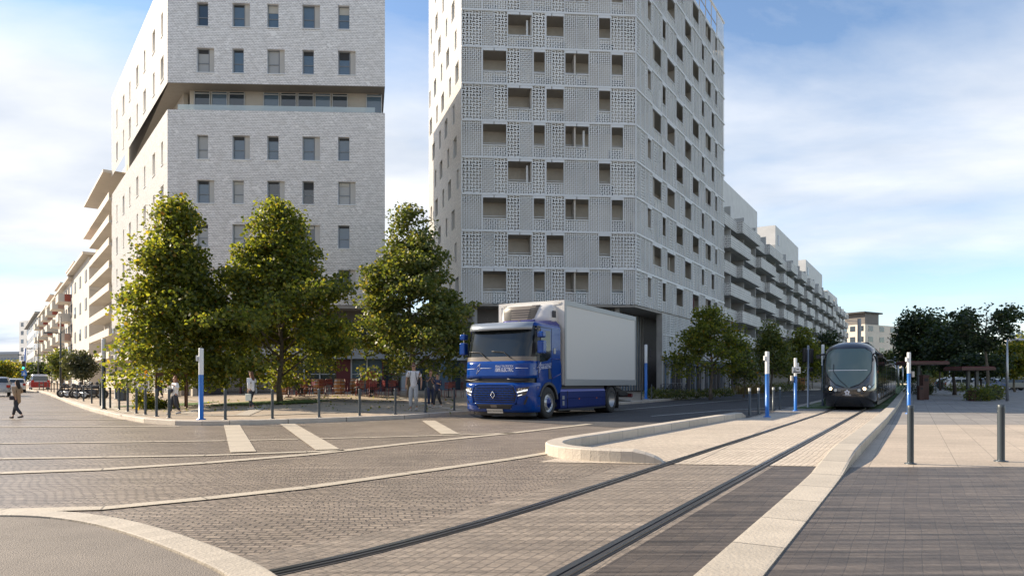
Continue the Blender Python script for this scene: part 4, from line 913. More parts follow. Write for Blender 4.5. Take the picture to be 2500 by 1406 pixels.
def rtree(px, py_top, y, wpx, label, mat, nleaf, size, seed, open_=.3, base=1.6, name='street_tree', group=None, prof=None, zf=pz, **k):
    x = (px-CX)/FPX*y; z = zf(x, y); R = wpx/2/FPX*y
    return tree(name, label, 'tree', (x, y, z), (prof or cone)(R*.92), ztop(py_top, y)-z, base, 20, nleaf, size, mat, seed=seed, open_=open_, group=group, **k)
rtree(1735, 752, 47.5, 185, 'olive-green plane tree standing in the planting strip right of the tower overhang', 'leaf_plane', 9000, .17, 31, .35, spread=.42)
rtree(1815, 842, 50, 70, 'small young tree between the olive-green plane tree and the tall blue pole', 'leaf_green', 2200, .16, 33, .3, base=.9, spread=.3, trunk_r=.06)
rtree(1883, 785, 60, 92, 'slender bright green tree right of the small young tree', 'leaf_green', 4500, .19, 37, .3, spread=.42)
rtree(1960, 806, 78, 120, 'bushy brownish-green tree left of the tram', 'leaf_plane', 5500, .24, 41, .25, spread=.6)
rtree(2022, 812, 92, 110, 'dark tree showing just over the tram roof', 'leaf_dark', 5000, .27, 43, .1, spread=.7)
rtree(1925, 842, 95, 70, 'low tree in front of the third terraced block', 'leaf_green', 2500, .25, 44, .2, spread=.6)
zr = lambda x, y: rz_(y)
umb = lambda R: (lambda t: R*(.35+.75*math.sin(min(1, t*1.1)*math.pi*.75)) if t > .08 else R*.2)
rnd = lambda R: (lambda t: R*math.sqrt(max(.02, 1-(t*2-1)**2))*.95+.1)
rtree(2246, 756, 70, 116, 'tall dense dark tree, left one of the dark group behind the shelter', 'leaf_dark', 9000, .27, 51, .2, zf=zr, prof=rnd, base=2.6, bark='barkd', spread=.6, trunk_r=.16)
rtree(2330, 792, 62, 130, 'rounded dark tree in the middle of the dark group', 'leaf_dark', 9000, .24, 53, .3, zf=zr, prof=rnd, base=2.2, bark='barkd', spread=.6, trunk_r=.16)
rtree(2296, 776, 84, 90, 'dark tree filling the back of the dark group', 'leaf_dark', 4200, .3, 54, .2, zf=zr, prof=rnd, base=3, bark='barkd', spread=.7)
rtree(2408, 742, 52, 160, 'open umbrella-shaped tree with bare forked limbs on the right', 'leaf_dark', 3400, .22, 57, .95, zf=zr, prof=umb, base=3.6, name='umbrella_tree', bark='bark', spread=.3, trunk_r=.14)
rtree(2392, 868, 58, 120, 'low dark understorey tree beneath the umbrella-shaped tree', 'leaf_dark', 3600, .22, 58, .3, zf=zr, prof=rnd, base=1.6, bark='barkd', spread=.5)
rtree(2478, 838, 75, 100, 'yellow-green tree at the right edge in front of the low offices', 'leaf_lime', 6500, .25, 61, .15, zf=zr, prof=rnd, base=1.8, spread=.55)
rtree(2520, 815, 95, 100, 'tall lime-green tree cut by the right edge', 'leaf_lime', 5000, .3, 62, .15, zf=zr, prof=rnd, base=2, spread=.6)
rtree(2170, 858, 150, 50, 'distant tree above the tram tail beside the catenary masts', 'leaf_green', 1800, .5, 63, .1, zf=zr, prof=rnd, base=2.5, spread=.9)
FAR = ['leftmost','second','third','fourth','fifth','sixth','last']
for i, (px, py, y) in enumerate(((2196,905,170),(2225,900,150),(2262,898,160),(2300,902,175),(2345,898,150),(2390,900,160),(2440,900,140))):
    rtree(px, py, y, 55, FAR[i]+' of the far dark avenue trees seen under the canopies', 'leaf_dark' if i % 2 else 'leaf_green', 1300, .55, 70+i, .1, zf=zr, prof=rnd, base=1.5, spread=1.0, group='far avenue trees')
rtree(150, 856, 66, 58, 'dark green round street tree behind the motorcycles, left of the grey-green one', 'leaf_green', 3500, .2, 81, .1, prof=rnd, base=1.5, spread=.4)
rtree(197, 858, 60, 58, 'grey-green round street tree, right above the parked motorcycles', 'leaf_olive', 4000, .18, 82, .1, prof=rnd, base=1.4, spread=.38)
rtree(102, 886, 105, 26, 'small dark tree beyond the van', 'leaf_dark', 1200, .35, 83, .1, zf=zr, prof=rnd, base=1.2, spread=.6)
for i, (px, py, y, w) in enumerate(((8,884,150,34),(32,882,160,34),(50,888,170,28),(76,888,150,26))):
    rtree(px, py, y, w, ('yellowish','yellow-green','pale green','olive')[i]+' far street tree at the end of the left street', 'leaf_lime' if i < 3 else 'leaf_plane', 1400, .5, 90+i, .1, zf=zr, prof=rnd, base=1.5, spread=.9, group='far street trees on the left')
# low planting: one clump per shrub
def shrub(px, y, w, h, label, mat, n, size, seed, zf=pz, grass=False):
    x = (px-CX)/FPX*y; t0 = thing('grass_tuft' if grass else 'shrub', label, 'plant', (x, y, zf(x, y))); g = np.random.default_rng(seed)
    if grass:
        k = MB(); r = random.Random(seed)
        for _ in range(n):
            a = r.uniform(0, 6.28); q = r.random()**.5*w*.5; b_ = Vector((math.cos(a)*q*1.0, math.sin(a)*q*.6, 0)); hh = h*r.uniform(.5,1); d = Vector((math.cos(a), math.sin(a), 0))*hh*r.uniform(.1,.6); s = Vector((-math.sin(a), math.cos(a), 0))*.018
            m1 = b_+d*.4+Vector((0,0,hh*.7)); k.face([b_-s, b_+s, m1+s*.7, b_+d+Vector((0,0,hh)), m1-s*.7])
        o = k.build('blades', mat, t0)
    else:
        P = g.normal(size=(n,3)); P /= np.linalg.norm(P, axis=1)[:,None]; P *= (g.random(n)**.45)[:,None]; P = P*np.array([w/2, w/3, h/2])*(1+.18*g.normal(size=(n,1)))+np.array([0,0,h/2]); P[:,2] = np.maximum(P[:,2], .02)
        leaves_obj('foliage', P, size, mat, t0, seed=seed)
        k = MB()
        for a in range(5): k.tube([(0,0,-.05),(math.cos(a*1.3)*w*.25, math.sin(a*1.3)*w*.2, h*.6)], [.02,.008], 4)
        k.build('stem', 'bark', t0)
    return t0
shrub(352, 31, .9, .85, 'bright green bush in the bed under the left plane tree', 'leaf_lime', 900, .09, 1)
shrub(372, 30.5, 1.0, .5, 'low yellowing bush right of the bright green bush', 'leaf_plane', 900, .08, 2)
shrub(395, 30.8, .8, .4, 'small dark clump at the end of the planted bed', 'leaf_green', 500, .08, 3)
k = 0
for px, y, w, h, mat, gr in ((1594,46.5,1.4,.7,'leaf_green',0),(1625,47,1.6,.65,'leaf_green',0),(1665,47.5,1.6,.6,'leaf_green',0),(1700,49,1.5,.6,'leaf_green',0),(1735,51,1.6,.6,'leaf_green',0),(1770,54,1.6,.6,'leaf_green',0),(1812,58,2,.9,'straw',1),(1836,60,2.2,1.0,'straw',1),(1862,63,2.2,.9,'straw',1),(1895,66,2.4,.9,'leaf_green',0),(1920,70,2.4,.9,'leaf_green',0),(1950,75,2.6,.9,'leaf_green',0)):
    k += 1
    shrub(px, y, w, h, ('straw-coloured grass clump, ' if gr else 'low green shrub, ')+ORD[k-1]+' plant from the left in the strip before the shops', mat, 260 if gr else 600, .1 if not gr else .1, 100+k, grass=bool(gr))
for i, (px, y, w, h, mat, lb) in enumerate(((2236,64,2.4,1.3,'leaf_olive','grey-green bush beside the rust-brown bins'),(2263,62,1.2,1.0,'leaf_olive','small bush right of the rust-brown bins'),(2395,46,2.2,.95,'leaf_green','bush at the foot of the umbrella-shaped tree'),(2413,48,1.6,.9,'leaf_olive','smaller bush right of the umbrella tree foot'),(2310,85,3.2,1.6,'leaf_olive','bush beyond the second shelter posts'),(2345,75,3,1.0,'leaf_green','low bush between the shelter posts'),(2300,110,3.5,1.6,'straw','straw tinted bush at the end of the path'),(2268,120,3,1.6,'straw','dry grass bush beyond the bins'),(2425,50,1.5,1.1,'leaf_green','upright bush by the lamp mast on the verge'))):
    shrub(px, y, w, h, lb, mat, 900, .13, 130+i, zf=zr)
# scattered fallen leaves
P = []
rr = random.Random(5)
for _ in range(420):
    px, y = rr.uniform(330, 1120), rr.uniform(27, 38); x = (px-CX)/FPX*y
    if dist_poly(x, y) > .4: P.append((x, y, pz(x, y)+.02))
lv = leaves_obj('fallen_leaves', P, .1, 'leaf_plane', None, seed=9); tag(lv, 'fallen plane leaves scattered on the plaza paving', 'fallen leaves', kind='stuff')

# ================================================================ street furniture
def bollard_at(x, y, z, h, label, group, cap=None, r=.045, first={}):
    key = (cap, h, r)
    if key not in first:
        t0 = thing('bollard', label, 'bollard', (x, y, z), group=group); m = MB()
        m.lathe([(r*1.9,0),(r*1.9,.02),(r*1.05,.025),(r,.04),(r, h-(.12 if cap else .015)),(r, h-(.12 if cap else .0)),(0, h-(.12 if cap else .0))], seg=16); m.build('shaft', 'post', t0)
        m = MB(); hc = h-.12
        if cap: m.lathe([(r*1.02,hc),(r*1.02,h-.01),(r*.9,h),(0,h)], seg=16); m.build('cap', 'postc', t0)
        else: m.lathe([(r*1.03,h-.06),(r*1.03,h-.008),(r*.85,h+.002),(0,h+.002)], seg=16); m.build('cap', 'post', t0)
        first[key] = t0; return t0
    o = dup(first[key], (x, y, z), label=label); o['group'] = group; return o
KO = offset_poly(KERB, .55)
lx = [96,106,117,125,132,140,148,157,166,176,188,204,224,245,269,291,312,333,355,382,413]
for i, px in enumerate(reversed(lx)):
    q = ray_poly(px, KO)
    if q: bollard_at(q[0], q[1], pz(*q), .98, 'dark grey bollard along the curved left kerb, %s one away from the blue signal pole' % ORD[i], 'bollards along the curved left kerb')
for i, px in enumerate((550,665,779,878,965,1039,1109)):
    q = ray_poly(px, KO); bollard_at(q[0], q[1], pz(*q), .98, 'dark grey bollard, %s from the left between blue signal pole and lorry' % ORD[i], 'bollards between the signal pole and the lorry')
for i, px in enumerate((1566,1591,1614,1636,1656,1675,1693,1710,1726,1741,1755,1768,1781,1793,1804)):
    q = ray_poly(px, KO); bollard_at(q[0], q[1], pz(*q), .98, 'dark bollard before the tower planting, %s one behind the rear of the lorry' % ORD[i], 'bollards along the avenue kerb')
for i, px in enumerate((1965,1975,1984,1993)):
    q = ray_poly(px, KO)
    if q: bollard_at(q[0], q[1], pz(*q), .98, 'far bollard by the avenue trees, %s one of those left of the tram' % ORD[i], 'far bollards left of the tram')
for i, (px, py, tp) in enumerate(((1830,1015,943),(1852,1011,942),(1888,1003,942),(1904,1000,942))):
    p = hit(px, py); bollard_at(p.x, p.y, p.z, 1.12, ('first','second','third','last')[i]+' white-capped bollard from the left at the end of the island', 'white-capped bollards by the island', cap=1, r=.05)
p = hit(2223, 1133); bollard_at(p.x, p.y, p.z, .95, 'large near bollard in front of the blue and white pole on the right platform', 'near bollards on the right platform', r=.048)
p = hit(2444, 1127); bollard_at(p.x, p.y, p.z, .95, 'large near bollard at the right edge of the pale platform', 'near bollards on the right platform', r=.055)

def signal_pole(px, y, ztop_, label, r, hb, col='blue', heads=(), zf=pz, x=None):
    x = (px-CX)/FPX*y; z = zf(x, y); H = ztop_-z; t0 = thing('signal_pole', label, 'signal pole', (x, y, z))
    m = MB(); m.lathe([(r*1.9,0),(r*1.9,.03),(r,.05),(r,H*hb)], seg=16); m.build('lower_shaft', col, t0)
    m = MB(); m.lathe([(r*1.0,H*hb),(r,H-.02),(r*.9,H),(0,H)], seg=16); m.build('upper_shaft', 'bluew', t0)
    for kind, dx, dz in heads:
        m = MB(); w = .16
        if kind == 'head':
            m.box(dx-w/2, dx+w/2, -.1, .1, dz-.3, dz+.3); h_ = m.build('signal_head', 'black', t0, bevel=.02)
            for q in range(3): l_ = MB(); l_.lathe([(0,-.112),(.05,-.112),(.06,-.1)], (dx,0,dz+.18-q*.18), 'y', 14); l_.build('lens', 'dark', h_)
        elif kind == 'side': m.box(dx*.75-.02, dx*.75+.02, -.07, .07, dz-.06, dz+.12); m.build('signal_head', 'metal_w', t0, bevel=.01)
        elif kind == 'bigboard': m.box(dx-.22, dx+.22, -.02, .02, dz-.55, dz+.55); m.build('backboard', 'black', t0, bevel=.03)
        elif kind == 'buttonbox': m.box(dx-.05, dx+.05, -.08, .05, dz-.12, dz+.12); m.build('push_button_box', 'shutter', t0, bevel=.01)
    return t0
q = ray_poly(491, KO)
signal_pole(491, q[1], CH+(HOR-850)/FPX*q[1], 'thick blue signal pole with white top on the plaza corner before the trees', .075, .63, heads=(('side',-.16,1.95),))
signal_pole(1577, 46.2, ztop(841,46.2), 'blue and white pole behind the lorry, before the tower overhang', .10, .66, heads=(('head',.28,3.1),))
p = hit(1873,1018); signal_pole(1873, p.y, ztop(858,p.y), 'tallest blue and white pole among the capped bollards of the island', .078, .66, zf=zr, heads=(('side',-.14,2.25),))
p = hit(1942,1003); t0 = signal_pole(1942, p.y, ztop(874,p.y), 'blue pole carrying a small pedestrian sign, left of the tram', .07, .66, zf=zr, heads=(('side',.16,2.15),('buttonbox',-.18,1.55)))
m = MB(); m.box(-.2,.2,-.11,-.09,1.78,2.08); sg = m.build('pedestrian_sign', 'metal_w', t0, bevel=.01)
m = MB(); m.box(-.16,.16,-.118,-.112,1.82,1.87)
m.lathe([(0,-.118),(.022,-.118)], (-.07,0,2.02), 'y', 8); m.tube([(-.07,-.118,2.0),(-.075,-.118,1.95)], .014, 5); m.tube([(-.075,-.118,1.95),(-.1,-.118,1.89)], .01, 5); m.tube([(-.075,-.118,1.95),(-.045,-.118,1.89)], .01, 5); m.box(.0,.12,-.118,-.112,1.94,1.99); m.build('pictogram', 'black', sg)
p = hit(2219,1010); signal_pole(2219, p.y, ztop(860,p.y), 'blue and white pole on the right platform with an ochre box behind it', .075, .66, zf=zr, heads=(('side',-.14,2.3),('buttonbox',.15,1.7)))
signal_pole(2009, 38, ztop(841,38), 'slim pole with white top half hidden behind the left edge of the tram', .08, .66, zf=zr, col='post')
# grey signal mast seen from behind
y = 36.5; x = (1973-CX)/FPX*y; t0 = thing('signal_mast', 'grey mast with three dark signal boards seen from behind, left of the tram', 'signal mast', (x, y, rz_(y)))
m = MB(); m.lathe([(.1,0),(.1,.02),(.055,.04),(.055,ztop(843,y)-rz_(y)),(0,ztop(843,y)-rz_(y))], seg=14); m.build('shaft', 'steel', t0)
for nm, x0, x1, z0, z1 in (('signal_board',-.27,-.07,2.4,3.15),('signal_board',.07,.28,2.35,3.1),('small_board',.07,.26,1.9,2.12)):
    m = MB(); m.box(x0,x1,-.06,.12,z0,z1); m.build(nm, 'black', t0, bevel=.04)
# light columns with luminous-looking white tops
for i, (px, y, py, lb) in enumerate(((253,31,827,'taller dark pole with a white tubular top, left of the plane trees'),(283,44,840,'shorter dark pole with a white tubular top, beside the dark litter bin'))):
    x = (px-CX)/FPX*y; z = pz(x,y); H = ztop(py,y)-z; t0 = thing('light_column', lb, 'lamp post', (x,y,z)); r = .085 if i == 0 else .08
    m = MB(); m.lathe([(r*1.6,0),(r*1.6,.03),(r,.06),(r,H*.72)], seg=14); m.build('shaft', 'post', t0)
    m = MB(); m.lathe([(r*1.1,H*.72),(r*1.1,H-.03),(r,H),(0,H)], seg=14); m.build('lamp_tube', 'bluew', t0)
# arm lamps of the left street
def arm_lamp(px, y, py, arm, label, name='street_lamp', mat='post', head_dir=-1, zf=zr, armz=.66):
    x = (px-CX)/FPX*y; z = zf(x,y); H = ztop(py,y)-z; t0 = thing(name, label, 'street lamp', (x,y,z)); r = .09
    m = MB(); m.tube([(0,0,0),(0,0,H*.5),(0,0,H)], [r,r*.8,r*.55], 10); m.build('pole', mat, t0)
    za = H*armz; m = MB(); m.tube([(0,0,za),(head_dir*arm*.7,0,za+.12),(head_dir*arm,0,za+.1)], .04, 6); m.build('arm', mat, t0)
    m = MB(); m.box(head_dir*arm-.35, head_dir*arm+.35, -.14, .14, za+.02, za+.16); m.build('lamp_head', mat, t0, bevel=.05)
arm_lamp(148, 60, 773, 1.1, 'tall grey street lamp rising between the round trees, arm to the left', zf=pz, armz=.78)
arm_lamp(93, 95, 820, 1.2, 'farther grey street lamp beside the van, arm to the left', armz=.75)
# traffic light on the left street
y = 80; x = (61-CX)/FPX*y; t0 = thing('traffic_light', 'blue traffic light mast showing green, with a small blue pedestrian sign, left street', 'traffic light', (x,y,rz_(y)))
m = MB(); m.tube([(0,0,0),(0,0,5.0)], .09, 10); m.build('mast', 'blue', t0); m = MB(); m.tube([(0,0,4.2),(-.45,0,4.25)], .04, 6); m.box(-.75,-.4,-.1,.1,4.17,4.3); m.build('arm', 'post', t0)
m = MB(); m.box(-.16,.16,-.3,-.1,2.55,3.5); h_ = m.build('signal_head', 'black', t0, bevel=.03)
mt_['green_lamp'] = M('green_lamp', (.02,.5,.3), .4, emit=(.05,.9,.55), es=2.5)
for q, mm_ in enumerate(('dark','dark','green_lamp')):
    m = MB(); m.lathe([(0,-.31),(.11,-.31),(.12,-.3)], (0,0,3.3-q*.3), 'y', 14); m.build('lens', mm_, h_)
m = MB(); m.box(-.32,.32,-.14,-.11,1.75,2.35); s_ = m.build('sign_plate', 'blue', t0, bevel=.02); m = MB(); m.face([(-.2,-.15,1.85),(.2,-.15,1.85),(0,-.15,2.25)]); m.build('pictogram', 'metal_w', s_)
# catenary masts beyond the tram
for i, (px, y, py) in enumerate(((2185,95,870),(2179,150,895),(2193,115,880),(2204,135,893),(2098,140,778))):
    x = (px-CX)/FPX*y; H = ztop(py,y)-rz_(y); t0 = thing('catenary_mast', ('slim','short far','grey','pale distant','thick tall')[i]+' overhead line mast '+('beyond the tail of the tram','at the vanishing end of the tram line','just right of the tram tail','left of the blue and white platform pole','above the tram roof before the cream building')[i], 'mast', (x,y,rz_(y)))
    m = MB(); m.tube([(0,0,0),(0,0,H)], [.16,.13] if i < 4 else [.4,.36], 8); m.build('pole', 'concrete' if i == 4 else 'steel', t0)
    m = MB(); m.tube([(0,0,H-.6),(-2.6,0,H-.4)], .05, 5); m.build('bracket', 'steel', t0)
for i, (px, y, py, d) in enumerate(((2459,46,868,1),(2318,105,895,-1))):
    arm_lamp(px, y, py-40*(i == 0), 1.0, ('grey lamp mast on the verge at the right','distant lamp mast beyond the shelters')[i], mat='steel', head_dir=d, armz=.97)
# shelters
def shelter(px0, px1, y, pyroof, posts, label):
    x0, x1 = ((p-CX)/FPX*y for p in (px0, px1)); z = rz_(y); zt = ztop(pyroof, y)-z; xc = (x0+x1)/2
    t0 = thing('tram_shelter', label, 'shelter', (xc, y, z)); m = MB(); w = (x1-x0)/2
    m.box(-w, w, -.8, 1.2, zt-.26, zt-.06); m.build('fascia', 'brown', t0, bevel=.02); m = MB(); m.box(-w+.06, w-.06, -.74, 1.14, zt-.058, zt); m.build('roof', 'bordeaux', t0)
    for p_ in posts:
        m = MB(); xx = (p_-CX)/FPX*y-xc; m.box(xx-.09, xx+.09, .1, .28, -.05, zt-.262); m.build('post', 'post', t0)
shelter(2208, 2302, 51, 882, (2246,), 'rust-red flat shelter roof on one dark post, left of the dark trees')
shelter(2330, 2412, 47, 895, (2368, 2389), 'second rust-red shelter roof with paired dark posts under the umbrella tree')
m = None
def bin_(name, px, y, w, d, h, mat, label, zf=zr):
    x = (px-CX)/FPX*y; t0 = thing(name, label, 'bin', (x,y,zf(x,y))); m = MB(); m.box(-w/2,w/2,-d/2,d/2,.0,h*.93); m.build('body', mat, t0, bevel=.02)
    m = MB(); m.box(-w/2-.02,w/2+.02,-d/2-.02,d/2+.02,h*.935,h); l_ = m.build('lid', mat, t0, bevel=.01); m = MB(); m.box(-w*.3,w*.3,-d/2-.025,-d/2-.005,h*.75,h*.87); m.build('slot', 'dark', t0)
bin_('litter_bin', 299, 41, .4, .4, 1.1, 'post', 'dark grey litter bin beside the shorter white-topped pole on the plaza', pz)
bin_('ticket_machine', 2256, 49, .42, .5, 1.75, 'brown', 'taller rust-brown machine box on the right platform under the shelter')
bin_('litter_bin', 2247, 48, .3, .3, 1.0, 'brown', 'rust-brown litter bin in front of the taller brown machine box')
bin_('litter_bin', 2373, 46, .34, .34, .7, 'brown', 'rust-brown litter bin at the foot of the paired shelter posts')
bin_('post_box', 1957, 76, .6, .5, 1.3, 'barrel', 'yellow box standing among the shop fronts left of the tram', pz)
# dark fence rail beside the plaza, left: thin chain-like rails between bollards
# ---- cafe terrace
def make_chair():
    t0 = thing('terrace_chair', 'x', 'chair', group='red chairs on the cafe terrace')
    m = MB()
    for i in range(5): m.box(-.2,.2,-.2+i*.082,-.2+i*.082+.062,.44,.455)
    m.build('seat', 'red', t0); m = MB()
    for i in range(4): m.box(-.19,.19,.2,.215,.56+i*.085,.56+i*.085+.06)
    m.tube([(-.2,.2,.4),(-.2,.22,.9),(.2,.22,.9),(.2,.2,.4)], .013, 6); m.build('backrest', 'red', t0)
    for x, y in ((-.2,-.2),(.2,-.2),(-.2,.2),(.2,.2)): m = MB(); m.tube([(x*1.1,y*1.15,0),(x,y,.45)], .013, 6); m.build('leg', 'red', t0)
    return t0
def make_table():
    t0 = thing('terrace_table', 'x', 'table', group='round tables on the cafe terrace')
    m = MB(); m.lathe([(0,.73),(.35,.73),(.36,.74),(.35,.75),(0,.75)], seg=20); m.build('table_top', 'red', t0)
    m = MB(); m.lathe([(.22,0),(.2,.02),(.03,.04),(.03,.73)], seg=12); m.build('pedestal', 'black', t0); return t0
def make_barrel():
    t0 = thing('barrel', 'x', 'barrel', group='standing wooden barrels used as tables'); m = MB()
    m.lathe([(0,0),(.27,0),(.32,.2),(.345,.45),(.32,.7),(.27,.9),(0,.9)], seg=20); m.build('staves', 'barrel', t0)
    for z, r in ((.12,.305),(.32,.34),(.58,.34),(.78,.305)): m = MB(); m.lathe([(r+.004,z-.02),(r+.008,z),(r+.004,z+.02)], seg=20); m.build('hoop', 'steel', t0)
    return t0
ch = tb = bl_ = None; n = 0; rr = random.Random(8)
TBL = [(705,38),(735,39.5),(795,38.5),(880,38.6),(905,38),(958,39.5),(1095,40)]
for i, (px, y) in enumerate(TBL):
    x = (px-CX)/FPX*y; lb = 'round red terrace table, %s from the left on the cafe terrace' % ORD[i]
    if tb is None: tb = make_table(); tb['label'] = lb; tb.location = (x,y,pz(x,y))
    else: dup(tb, (x,y,pz(x,y)), label=lb)
    for a in ((.2, 1.7, 3.2, 4.8) if i % 3 != 1 else (.5, 2.6, 4.4)):
        a += rr.uniform(-.25,.25); cx1, cy1 = x+math.sin(a)*.62, y-math.cos(a)*.62
        lb = 'red slatted metal chair on the %s side of the %s terrace table from the left' % (('near','right','far','left')[int(((a+.78) % 6.283)/1.571)], ORD[i])
        if ch is None: ch = make_chair(); ch['label'] = lb; ch.location = (cx1,cy1,pz(cx1,cy1)); ch.rotation_euler = (0,0,a+math.pi)
        else: dup(ch, (cx1,cy1,pz(cx1,cy1)), a+math.pi, lb)
for i, (px, y) in enumerate(((738,41.3),(778,41.3),(829,40.6),(868,41.3),(692,41.4))):
    x = (px-CX)/FPX*y; lb = 'upright wooden barrel before the cafe front, '+('between the second and third tables','nearest the bordeaux door','clearest one, left of the seated man','behind the seated man','leftmost, behind the first table')[i]
    if bl_ is None: bl_ = make_barrel(); bl_['label'] = lb; bl_.location = (x,y,pz(x,y))
    else: dup(bl_, (x,y,pz(x,y)), label=lb)
# umbrella closed + menu boards before the cafe
for i, (px, y, mat, lb) in enumerate(((1060,41,'metal_w','white menu board beside the dark doorway behind the standing group'),(905,42.2,'redbal','small red menu board on the cafe front'))):
    x = (px-CX)/FPX*y; t0 = thing('menu_board', lb, 'sign board', (x,y,pz(x,y))); m = MB(); m.box(-.3,.3,-.03,.03,.25,1.35); m.build('board', mat, t0, bevel=.01)
    for q in (-.25,.25):
        m = MB(); m.tube([(q,0,0),(q,0,.25)], .02, 5); m.build('leg', 'black', t0)
# ---- bicycles
def make_bike():
    t0 = thing('bicycle', 'x', 'bicycle', group='bicycles parked before the shops')
    for x in (-.52,.52):
        m = MB(); m.lathe([(.32,-.02),(.345,0),(.32,.02),(.31,0),(.32,-.02)], (x,0,.34), 'y', 22); w_ = m.build('wheel', 'rubber', t0)
        m = MB()
        for a in range(8): m.tube([(x,0,.34),(x+math.cos(a*.785)*.31,0,.34+math.sin(a*.785)*.31)], .003, 3)
        m.build('spokes', 'steel', w_)
    m = MB(); A,B_,D,E = (-.52,0,.34),(-.05,0,.3),(-.2,0,.78),(.38,0,.8)
    for a, b_ in ((A,B_),(A,D),(B_,D),(D,E),(B_,E),(E,(.52,0,.34))): m.tube([a,b_], .016, 6)
    m.build('frame', 'black', t0); m = MB(); m.box(-.32,-.08,-.06,.06,.88,.93); m.tube([(-.2,0,.78),(-.2,0,.9)], .013, 5); m.build('saddle', 'black', t0, bevel=.02)
    m = MB(); m.tube([(.38,0,.8),(.36,0,.98)], .013, 5); m.tube([(.3,-.26,1.0),(.38,-.1,1.0),(.38,.1,1.0),(.3,.26,1.0)], .013, 6); m.build('handlebar', 'steel', t0); return t0
bk = make_bike()
for i, px in enumerate((1626,1636,1645,1656,1664)):
    y = 52+i*.5; x = (px-CX)/FPX*y; lb = ('leftmost','second','middle','fourth','rightmost')[i]+' bicycle in the rack before the tower shop windows'
    if i == 0: bk.location = (x,y,pz(x,y)); bk.rotation_euler = (0,0,.5); bk['label'] = lb
    else: dup(bk, (x,y,pz(x,y)), .5+.15*(i % 2), lb)
# ================================================================ curved vehicle fronts
def lerp_tab(tab, z):
    if z <= tab[0][0]: return tab[0][1]
    for (a, va), (b_, vb) in zip(tab, tab[1:]):
        if z <= b_: return va+(vb-va)*(z-a)/(b_-a)
    return tab[-1][1]
class Front:
    """rounded vehicle nose: x as a function of (y, z)"""
    def __init__(s, xf, w, c, n): s.xf, s.w, s.c, s.n = xf, w, c, n
    def W(s, z): return lerp_tab(s.w, z) if isinstance(s.w, list) else s.w
    def X(s, y, z):
        w = s.W(z); t = min(1, abs(y)/w); return lerp_tab(s.xf, z)-s.c+s.c*(1-t**s.n)**(1/s.n)
    def P(s, y, z, off=0):
        e = .01; w = s.W(z); yy = max(-w+2*e, min(w-2*e, y))
        a = Vector((s.X(yy+e, z)-s.X(yy-e, z), 2*e, 0)); b_ = Vector((s.X(yy, z+e)-s.X(yy, z-e), 0, 2*e)); n = a.cross(b_).normalized()
        if n.x < 0: n = -n
        return Vector((s.X(y, z), y, z))+n*off
    def arc(s, z, k=28, off=0):
        pts = []
        for i in range(k+1):
            t = -math.pi/2+math.pi*i/k; w = s.W(z); sg = lambda v, p: math.copysign(abs(v)**p, v)
            y = w*sg(math.sin(t), 2/s.n); x = lerp_tab(s.xf, z)-s.c+s.c*abs(math.cos(t))**(2/s.n); pts.append(Vector((x+off, y*(1+off/w if off else 1), z)))
        return pts
    def band(s, m, z0, z1, back, nz=4, k=28, off=0):
        rows = []
        for j in range(nz+1):
            z = z0+(z1-z0)*j/nz; a = s.arc(z, k, off); rows.append([Vector((back, a[0].y, z))]+a+[Vector((back, a[-1].y, z))])
        m.grid(rows)
        return rows
    def patch(s, m, z0, z1, yl, yr, off, nz=6, ny=8, edge=0):
        rows = []
        for j in range(nz+1):
            z = z0+(z1-z0)*j/nz; a = yl(z) if callable(yl) else yl; b_ = yr(z) if callable(yr) else yr
            rows.append([s.P(a+(b_-a)*i/ny, z, off) for i in range(ny+1)])
        m.grid(rows)
    def quad(s, m, pts, off, n=5):
        """four (y,z) corners, bilinear on the surface"""
        A, B_, D, E = pts; rows = []
        for j in range(n+1):
            v = j/n; l = (A[0]+(E[0]-A[0])*v, A[1]+(E[1]-A[1])*v); r = (B_[0]+(D[0]-B_[0])*v, B_[1]+(D[1]-B_[1])*v)
            rows.append([s.P(l[0]+(r[0]-l[0])*i/n, l[1]+(r[1]-l[1])*i/n, off) for i in range(n+1)])
        m.grid(rows)
    def line(s, m, pts, off, r, seg=5):
        out = []
        for a, b_ in zip(pts, pts[1:]):
            k = max(1, int(math.hypot(a[0]-b_[0], a[1]-b_[1])/.1))
            out += [s.P(a[0]+(b_[0]-a[0])*i/k, a[1]+(b_[1]-a[1])*i/k, off) for i in range(k)]
        out.append(s.P(*pts[-1], off)); m.tube(out, r, seg)
def text_on(f_, txt, size, name, parent, mat, bold=0):
    me = text_mesh(txt, size, bold)
    for v in me.vertices: v.co = f_(v.co.x, v.co.y, v.co.z)
    me.materials.append(mt_[mat]); me.name = name; o = bpy.data.objects.new(name, me); C.objects.link(o); o.parent = parent; return o
def carpaint(name, col, metal=.25, rough=.32):
    return M(name, col, rough, metal, coat=.35, spec=.25)
